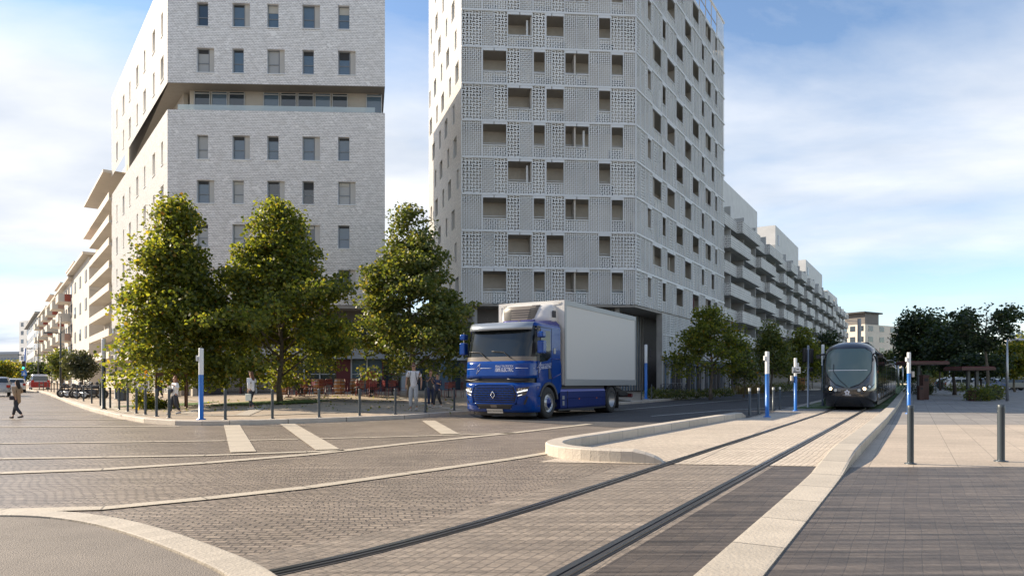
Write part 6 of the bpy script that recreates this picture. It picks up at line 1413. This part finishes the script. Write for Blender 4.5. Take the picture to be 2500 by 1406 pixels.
# ================================================================ parked and moving vehicles, far away
for nm, c in (('carwhite',(.62,.63,.64)),('carsilver',(.36,.38,.4)),('carred',(.32,.02,.02)),('carblack',(.02,.02,.022)),('carblue',(.03,.08,.22)),('cargrey',(.12,.125,.13))):
    mt_[nm] = M(nm, c, .3, .2, coat=.8)
mt_['taillamp'] = M('taillamp', (.4,.02,.01), .25); mt_['carglass'] = M('carglass', (.03,.04,.045), .05, spec=1)
def car(loc, rz, mat, label, kind='hatch', cat='car', group=None):
    """x forward; built from side outlines rounded across the width"""
    t0 = thing('parked_car' if kind != 'van' else 'camper_van', label, cat, loc, rz, group=group)
    if kind == 'van': L_, Wd, H = 4.9, 1.9, 1.95; prof = [(-2.42,.35),(-2.45,.95),(-2.40,1.05),(-2.28,1.80),(-2.1,1.93),(1.0,1.95),(1.35,1.86),(1.9,1.15),(2.35,.98),(2.45,.6),(2.42,.35)]; zb = 1.08
    elif kind == 'suv': L_, Wd, H = 4.5, 1.85, 1.65; prof = [(-2.22,.35),(-2.25,.95),(-2.1,1.1),(-1.85,1.52),(-1.6,1.62),(.4,1.64),(.75,1.56),(1.3,1.08),(2.1,.92),(2.25,.6),(2.2,.35)]; zb = 1.0
    else: L_, Wd, H = 4.2, 1.78, 1.48; prof = [(-2.05,.32),(-2.1,.85),(-2.0,.98),(-1.65,1.38),(-1.4,1.46),(.3,1.48),(.65,1.4),(1.25,.98),(1.95,.82),(2.1,.55),(2.05,.32)]; zb = .92
    m = MB(); nY = 9; rows = []
    for i in range(nY):
        t = -1+2*i/(nY-1); a = abs(t)
        rows.append([Vector(((p[0])*(1-.04*a**4), (Wd/2)*t*(1 if p[1] < zb else 1-.16*(p[1]-zb)/(H-zb)), p[1]*(1-.02*a**4) if p[1] > zb else p[1])) for p in prof])
    m.grid(rows, sm=True); m.face(rows[0]); m.face(rows[-1]); bd = m.build('body', mat, t0)
    two = kind == 'van'
    if two:
        m = MB(); m.box(-2.47,2.3,-.955,.955,.40,1.06); m.build('lower_body', 'carred', t0, bevel=.06)
    # rear and front glass, side glass
    def gl(pa, pb, ins, name):
        m = MB(); a, b_ = Vector((pa[0],0,pa[1])), Vector((pb[0],0,pb[1])); d = b_-a; n = Vector((-d.z, 0, d.x)).normalized()
        if n.dot(Vector((a.x,0,.2))) < 0: n = -n
        a2, b2 = a+d*.12, b_-d*.12; w1, w2 = Wd/2*ins, Wd/2*(ins-.08); o_ = n*.012
        m.face([a2+o_+Vector((0,-w1,0)), a2+o_+Vector((0,w1,0)), b2+o_+Vector((0,w2,0)), b2+o_+Vector((0,-w2,0))]); m.build(name, 'carglass', t0)
    gl(prof[2], prof[3], .82, 'rear_window'); gl(prof[7], prof[6], .84, 'windscreen')
    for sg_ in (-1, 1):
        m = MB(); xs0, xs1 = prof[3][0]+.25, prof[6][0]
        yl, yh = sg_*Wd/2*.992, sg_*Wd/2*.872; zt = H-.12
        for a, b_ in ((xs0,(xs0+xs1)/2-.05),((xs0+xs1)/2+.03,xs1)):
            f0 = prof[2][0]+.35 if a == xs0 else a; f1 = b_ if a == xs0 else prof[7][0]-.15
            m.face([(f0,yl+sg_*.012,zb+.04),(f1,yl+sg_*.012,zb+.04),(b_-(.05 if a != xs0 else 0),yh+sg_*.02,zt),(a,yh+sg_*.02,zt)])
        m.build('side_windows', 'carglass', t0)
        x0 = prof[1][0]; m = MB(); m.box(x0-.015,x0+.12,*sorted((sg_*Wd*.34, sg_*Wd*.475)),.72 if not two else .85,.95 if not two else 1.25); m.build('tail_light', 'taillamp', t0, bevel=.02)
        m = MB(); xf = prof[9][0]; m.box(xf-.3,xf-.03,*sorted((sg_*Wd*.32, sg_*Wd*.46)),.60,.76); m.build('headlight', 'lampoff', t0, bevel=.03)
        m = MB(); m.box(.75,.95,*sorted((sg_*(Wd/2-.02), sg_*(Wd/2+.16))),zb+.02,zb+.17); m.build('mirror', mat, t0, bevel=.03)
        for xw in (-L_*.31, L_*.32):
            m = MB(); yo = sg_*(Wd/2+.005); m.lathe([(.0,yo-sg_*.2),(.31,yo-sg_*.2),(.33,yo-sg_*.15),(.33,yo-sg_*.03),(.31,yo),(.2,yo)], (xw,0,.33), 'y', 20); w_ = m.build('wheel', 'rubber', t0)
            m = MB(); m.lathe([(.2,yo+sg_*.002),(.18,yo-sg_*.02),(.05,yo-sg_*.0),(0,yo)], (xw,0,.33), 'y', 16); m.build('rim', 'rimm', w_)
    m = MB(); m.box(prof[1][0]-.02,prof[1][0]+.02,-.26,.26,.5 if not two else .62,.61 if not two else .74); m.build('number_plate', 'plate', t0)
    return t0
def on_street(px, y, zf=zr): x = (px-CX)/FPX*y; return (x, y, zf(x,y))
yaw = math.atan2(1, -.766)
car(on_street(96, 82), yaw, 'carwhite', 'cream and red camper van seen from behind at the end of the bollard row', 'van', 'van')
car(on_street(37, 73), yaw, 'carwhite', 'white hatchback seen from behind on the left street, left of the camper van')
car(on_street(-8, 58), yaw, 'carsilver', 'silver car cut by the left edge of the picture', 'suv')
car(on_street(14, 105), yaw+math.pi, 'cargrey', 'small grey car far down the left street, above the white hatchback', 'hatch')
CC = ['carwhite','cargrey','carsilver','carblack','carblue','carwhite','carsilver','carblack','cargrey','carwhite','carred','carsilver','carblue']
CW = dict(carwhite='white', cargrey='dark grey', carsilver='silver', carblack='black', carblue='blue', carred='red')
for i, px in enumerate((2352,2366,2379,2393,2408,2424,2440,2455,2471,2486,2500,2338,2326)):
    y = 84+(i % 4)*3+(8 if i > 10 else 0)+(i % 2)*2; car(on_street(px, y), -.35+.08*(i % 3)+(math.pi/2*.0), CC[i], '%s parked car, %s from the left in the car park beyond the verge' % (CW[CC[i]], ORD[i+2] if i < 11 else ORD[12-i]), ('hatch','suv')[i % 2], group='cars parked beyond the verge')
# motorcycles
def motorbike(loc, rz, label, sc=1.0, i_=0):
    t0 = thing('motorcycle', label, 'motorcycle', loc, rz, sc, group='motorcycles parked on the plaza edge')
    for x in (-.7,.7):
        m = MB(); m.lathe([(.2,-.06),(.29,-.07),(.31,0),(.29,.07),(.2,.06)], (x,0,.31), 'y', 18); w_ = m.build('wheel', 'rubber', t0); m = MB(); m.lathe([(.2,-.03),(.04,-.06),(.04,.06),(.2,.03)], (x,0,.31), 'y', 14); m.build('rim', 'rimm', w_)
    m = MB(); m.box(-.3,.25,-.16,.16,.28,.62); m.build('engine', 'grey_p', t0, bevel=.06)
    m = MB(); m.box(-.1,.4,-.14,.14,.66,.92); m.build('fuel_tank', 'black', t0, bevel=.08); m = MB(); m.box(-.8,-.05,-.13,.13,.68,.80); m.build('seat', 'dark', t0, bevel=.05)
    m = MB(); m.tube([(.72,0,.31),(.5,0,.9),(.42,0,1.02)], .04, 6); m.tube([(.38,-.36,1.05),(.45,-.1,1.0),(.45,.1,1.0),(.38,.36,1.05)], .018, 6); m.build('handlebar', 'black', t0)
    m = MB(); m.box(.44,.62,-.17,.17,.75,1.15); m.build('fairing', 'carblack', t0, bevel=.06); m = MB(); m.tube([(-.2,-.2,.3),(-.85,-.22,.42)], .045, 8); m.build('exhaust', 'steel', t0)
    if i_ % 2: m = MB(); m.box(-.98,-.72,-.16,.16,.82,1.02); m.build('top_box', 'carblack', t0, bevel=.06)
for i, (px, y, rz_v) in enumerate(((176,50,.9),(190,49,.2),(203,48,1.1),(216,47,.5),(230,46,-.1))):
    motorbike(on_street(px, y, pz), rz_v, ('leftmost','second','middle','fourth','rightmost')[i]+' black motorcycle in the row under the grey-green street tree', i_=i)

# ================================================================ people
SKIN = M('skin', (.42,.24,.16), .55); mt_['skin'] = SKIN
for nm, c in (('hair_brown',(.10,.045,.02)),('hair_dark',(.018,.014,.012)),('hair_auburn',(.18,.075,.03)),('coat_beige',(.36,.24,.14)),('trouser_dark',(.03,.032,.04)),('shirt_white',(.68,.68,.67)),('trouser_light',(.42,.43,.42)),('tee_dark',(.05,.055,.06)),('jeans_navy',(.025,.035,.08)),('bag_dark',(.025,.022,.03)),('shoe',(.4,.38,.35)),('cloth_green',(.25,.33,.28)),('shopping',(.65,.7,.62)),('lens_dark',(.01,.01,.01))):
    mt_[nm] = M(nm, c, .75 if 'shoe' not in nm else .6, var=.12, scale=8)
def skin_mesh(name, chains, mat, parent, sub=1):
    """connected joints with radii grown into one smooth surface; chains: lists of (point, radius); points shared by rounding"""
    idx = {}; V = []; R = []; E = []
    for ch_ in chains:
        prev = None
        for p, r in ch_:
            k = tuple(round(c, 4) for c in p)
            if k not in idx: idx[k] = len(V); V.append(k); R.append(r)
            i = idx[k]
            if prev is not None and prev != i: E.append((prev, i))
            prev = i
    me = bpy.data.meshes.new(name); me.from_pydata(V, E, []); o = bpy.data.objects.new(name, me); C.objects.link(o)
    md = o.modifiers.new('skin', 'SKIN'); md.use_smooth_shade = True; o.modifiers.new('sub', 'SUBSURF').levels = sub; o.modifiers['sub'].render_levels = sub
    for i, sv_ in enumerate(me.skin_vertices[0].data): r = R[i]; sv_.radius = r if isinstance(r, tuple) else (r, r); sv_.use_root = (i == 0)
    bpy.context.view_layer.update(); m2 = bpy.data.meshes.new_from_object(o.evaluated_get(bpy.context.evaluated_depsgraph_get())); m2.name = name
    bpy.data.objects.remove(o); m2.materials.clear(); m2.materials.append(mt_[mat]); o2 = bpy.data.objects.new(name, m2); C.objects.link(o2); o2.parent = parent
    m2.polygons.foreach_set('use_smooth', [True]*len(m2.polygons)); return o2
def person(loc, rz, H, label, top='shirt_white', bottom='trouser_dark', hair='hair_brown', long_hair=False, stride=.0, arms=((.15,.1),(.15,.1)), coat=False, sleeves=.35, seated=False, glasses=False, elbow=(.3,.3), hood=False, shorts=False, lean=0, shoe='shoe', skirt=None):
    """faces +x; z up; H body height; stride in metres; arms: (forward, sideways) of each hand at hip height"""
    s = H/1.75; t0 = thing('person', label, 'person', loc, rz)
    Vv = lambda x, y, z: (x*s, y*s, z*s)
    hipz = .93 if not seated else .50
    pel = Vv(0,0,hipz); wst = Vv(lean*.2,0,hipz+.15); chs = Vv(lean*.5,0,hipz+.36); nk = Vv(lean*.75,0,hipz+.52); hd0 = Vv(lean*.85+.01,0,hipz+.60); hd1 = Vv(lean*.9+.02,0,hipz+.69); hd2 = Vv(lean*.9+.015,0,hipz+.78)
    legs = []; 
    for sd, st in ((-1, stride), (1, -stride)):
        hip = Vv(0, sd*.09, hipz-.05)
        if seated: kn = Vv(.42, sd*.12, .48); an = Vv(.40, sd*.12, .09); to = Vv(.55, sd*.13, .035)
        else:
            kn = Vv(st*.5+.05+(.06 if st < 0 else .0), sd*.10, .49); an = Vv(st-(.05 if st < 0 else 0), sd*.10, .09+(.05 if st < 0 else 0)); to = Vv(st+.15, sd*.11, .035 if st >= 0 else .04)
        legs.append((hip, kn, an, to))
    armc = []
    for sd, (fw, sw), eb in ((-1, arms[0], elbow[0]), (1, arms[1], elbow[1])):
        sh = Vv(lean*.6, sd*.19, hipz+.47); hand = Vv(lean*.4+fw, sd*(.22+sw), hipz+.0+eb*.9-.05); mid = Vv(lean*.5+fw*.25-.06, sd*(.24+sw*.6), hipz+.20+eb*.15)
        armc.append((sh, mid, hand))
    ch_ = [[(pel,.08*s),(wst,(.085*s,.07*s)),(chs,(.10*s,.08*s)),(nk,.055*s),(hd0,.058*s),(hd1,.085*s),(hd2,.07*s)]]
    for hip, kn, an, to in legs: ch_.append([(pel,.08*s),(hip,.07*s),(kn,.048*s),(an,.03*s),(to,.018*s)])
    for (sh, el, ha) in armc:
        ch_.append([(chs,.095*s),(sh,.046*s),(el,.038*s),(ha,.026*s)])
        d = (Vector(ha)-Vector(el)).normalized(); a = Vector((d.y,-d.x,0)); a = a.normalized() if a.length > .01 else Vector((1,0,0))
        pc = Vector(ha)+d*.05*s; ch_.append([(ha,.026*s),(tuple(pc),.026*s)])
        bx2 = Vector((1,0,0)) if abs(d.z) > .5 else Vector((0,0,1))
        for q, ln in ((-.027,.055),(-.009,.066),(.009,.062),(.027,.048)):
            b1 = pc+bx2*q*s+d*.02*s; b2 = b1+d*ln*.6*s; b3 = b2+(d*.7+a*.35)*ln*.5*s; ch_.append([(tuple(pc),.026*s),(tuple(b1),.010*s),(tuple(b2),.0085*s),(tuple(b3),.007*s)])
        th = Vector(ha)+bx2*.03*s; ch_.append([(ha,.026*s),(tuple(th+d*.015*s),.011*s),(tuple(th+bx2*.012*s+d*.05*s),.008*s)])
    bd = skin_mesh('body', ch_, 'skin', t0)
    # face: nose, eyes, ears, mouth
    hx, hz = hd1[0], hd1[2]; m = MB(); m.tube([(hx+.082*s,0,hz+.02*s),(hx+.108*s,0,hz-.02*s)], [.006*s,.014*s], 6)
    for sd in (-1,1): m.tube([(hx-.01*s,sd*.083*s,hz+.0),(hx-.01*s,sd*.1*s,hz+.015*s)], [.022*s,.018*s], 6)
    m.build('nose_and_ears', 'skin', bd)
    m = MB()
    for sd in (-1,1): m.box(hx+.078*s,hx+.092*s,sd*.035*s-.012*s,sd*.035*s+.012*s,hz+.018*s,hz+.032*s)
    m.box(hx+.078*s,hx+.09*s,-.02*s,.02*s,hz-.05*s,hz-.042*s); m.build('eyes_and_mouth', 'hair_dark', bd)
    if glasses: m = MB(); m.box(hx+.07*s,hx+.1*s,-.068*s,.068*s,hz+.008*s,hz+.04*s); m.build('sunglasses', 'lens_dark', t0, bevel=.008)
    # clothing
    k = 1.0
    tc_ = [[(Vv(0,0,hipz-.10),(.165*s,.13*s)),(tuple(pel),(.155*s,.125*s)),(wst,(.15*s,.125*s)),(chs,(.17*s,.135*s)),(Vv(lean*.7,0,hipz+.50),.085*s)]]
    for (sh, el, ha) in armc:
        e2 = Vector(sh).lerp(Vector(el), min(1, sleeves*2)); c2 = [(chs,(.17*s,.135*s)),(sh,.082*s),(tuple(e2),.068*s)]
        if sleeves > .5: c2.append((tuple(Vector(el).lerp(Vector(ha), (sleeves-.5)*2)),.05*s))
        tc_.append(c2)
    if coat: tc_.append([(pel,.118*s),(Vv(0,0,hipz-.12),.15*s),(Vv(0,0,hipz-.28),.16*s)])
    skin_mesh('coat' if coat else 'shirt', tc_, top, t0)
    lc = [[(Vv(0,0,hipz+.10),.12*s),(Vv(0,0,hipz-.02),.13*s)]]
    for hip, kn, an, to in legs:
        end = tuple(Vector(kn).lerp(Vector(an), .86 if not shorts else .0)); c3 = [(Vv(0,0,hipz-.02),.13*s),(hip,.115*s),(kn,.08*s)]
        if not shorts: c3.append((end,.066*s))
        lc.append(c3)
    skin_mesh('trousers', lc, bottom, t0)
    for hip, kn, an, to in legs: skin_mesh('shoe', [[(tuple(Vector(an)+Vector((-.05*s,0,-.045*s))),.05*s),(tuple(Vector(an)+Vector((.05*s,0,-.05*s))),.052*s),(tuple(Vector(to)+Vector((.04*s,0,.01*s))),.042*s)]], shoe, t0)
    hc = [[(tuple(Vector(hd1)+Vector((-.035*s,0,.0))),.088*s),(tuple(Vector(hd2)+Vector((-.012*s,0,.022*s))),.082*s),(tuple(Vector(hd2)+Vector((.03*s,0,.025*s))),.06*s)]]
    if long_hair: hc.append([(tuple(Vector(hd1)+Vector((-.035*s,0,.0))),.088*s),(tuple(Vector(nk)+Vector((-.08*s,0,0))),.085*s),(tuple(Vector(chs)+Vector((-.12*s,0,.05*s))),.05*s)])
    skin_mesh('hair', hc, hair, t0)
    return t0, hipz, s, armc
zo = lambda v: v
pp = hit(42, 1021); P1 = person((pp.x, pp.y, pp.z), math.pi-.1, (1021-928)/FPX*pp.y, 'person in beige coat and dark hood striding left at the far left edge', 'coat_beige', 'trouser_dark', 'hair_dark', True, .3, ((.25,.05),(-.15,.05)), True, .95, elbow=(.35,.1), shoe='bag_dark')
s1 = P1[2]; m = MB(); m.box(-.1*s1,.16*s1,.2*s1,.29*s1,.85*s1,1.05*s1); m.build('handbag', 'bag_dark', P1[0], bevel=.03)
def onp(px, y): x = (px-CX)/FPX*y; return (x, y, pz(x,y))
l_ = onp(427, 25.5); P2 = person(l_, -2.2, (1018-935)/FPX*25.5*1.12, 'person with long auburn hair and pale top carrying a dark bag behind the left bollards', 'shirt_white', 'trouser_dark', 'hair_auburn', True, .16, ((.22,.05),(.2,.05)), False, .9, elbow=(.5,.5))
s1 = P2[2]; m = MB(); m.box(.14*s1,.26*s1,-.16*s1,.16*s1,1.0*s1,1.2*s1); m.build('bag', 'bag_dark', P2[0], bevel=.05)
l_ = onp(614, 27.5); P3 = person(l_, math.pi-.3, (1012-921)/FPX*27.5*1.02, 'long-haired person in loose white shirt and dark trousers carrying a pale shopping bag', 'shirt_white', 'trouser_dark', 'hair_brown', True, .14, ((.3,.05),(-.05,.08)), False, .95, elbow=(.9,.05))
s1 = P3[2]; m = MB(); m.box(-.2*s1,.06*s1,.27*s1,.36*s1,.42*s1,.74*s1); m.build('shopping_bag', 'shopping', P3[0], bevel=.01)
l_ = onp(1010, 28.6); P4 = person(l_, -math.pi/2-.05, (1010-889)/FPX*28.6*.97, 'tall standing person in white T-shirt, light trousers and sunglasses, left of the lorry', 'shirt_white', 'trouser_light', 'hair_brown', False, .03, ((.04,.06),(.04,.06)), False, .33, glasses=True, elbow=(.02,.02))
m = MB(); s4 = P4[2]
for sd in (-1,1): m.tube([(.11*s4,sd*.10*s4,1.42*s4),(.145*s4,sd*.115*s4,1.25*s4),(.10*s4,sd*.15*s4,1.08*s4)], .014, 6)
m.box(-.27*s4,-.12*s4,-.15*s4,.15*s4,1.0*s4,1.42*s4); m.build('backpack', 'bag_dark', P4[0])
l_ = onp(1051, 32.0); P5 = person(l_, -1.2, 1.72, 'person in dark patterned T-shirt with arms folded, left one of the pair beside the lorry', 'tee_dark', 'jeans_navy', 'hair_brown', False, .05, ((.2,-.14),(.22,-.16)), False, .36, elbow=(.52,.5))
l_ = onp(1068, 31.6); P6 = person(l_, -2.0, 1.58, 'shorter person in dark clothes walking, right one of the pair beside the lorry', 'jeans_navy', 'trouser_dark', 'hair_dark', False, .2, ((.2,.0),(.22,-.05)), False, .6, elbow=(.55,.4))
for i, (px, y, rzv, tp, lb) in enumerate(((884,38.2,2.6,'cloth_green','seated person in a pale green top at the cafe terrace'),(922,38.9,-2.4,'trouser_dark','seated person in black at the cafe terrace, right of the one in pale green'),(722,38.0,1.2,'tee_dark','seated person in dark clothes at the left end of the terrace'))):
    person(onp(px, y), rzv, 1.7, lb, tp, 'trouser_dark', 'hair_brown', False, 0, ((.3,-.05),(.28,-.05)), False, .6, True, elbow=(.35,.35))
person(onp(343, 43), -1.4, 1.68, 'standing person in a white shirt before the pale shop front, left of tree', 'shirt_white', 'trouser_light', 'hair_brown', False, .1)
person(onp(391, 43), -1.8, 1.78, 'standing person all in dark clothes before the pale shop front', 'trouser_dark', 'trouser_dark', 'hair_dark', False, .06, sleeves=.95)
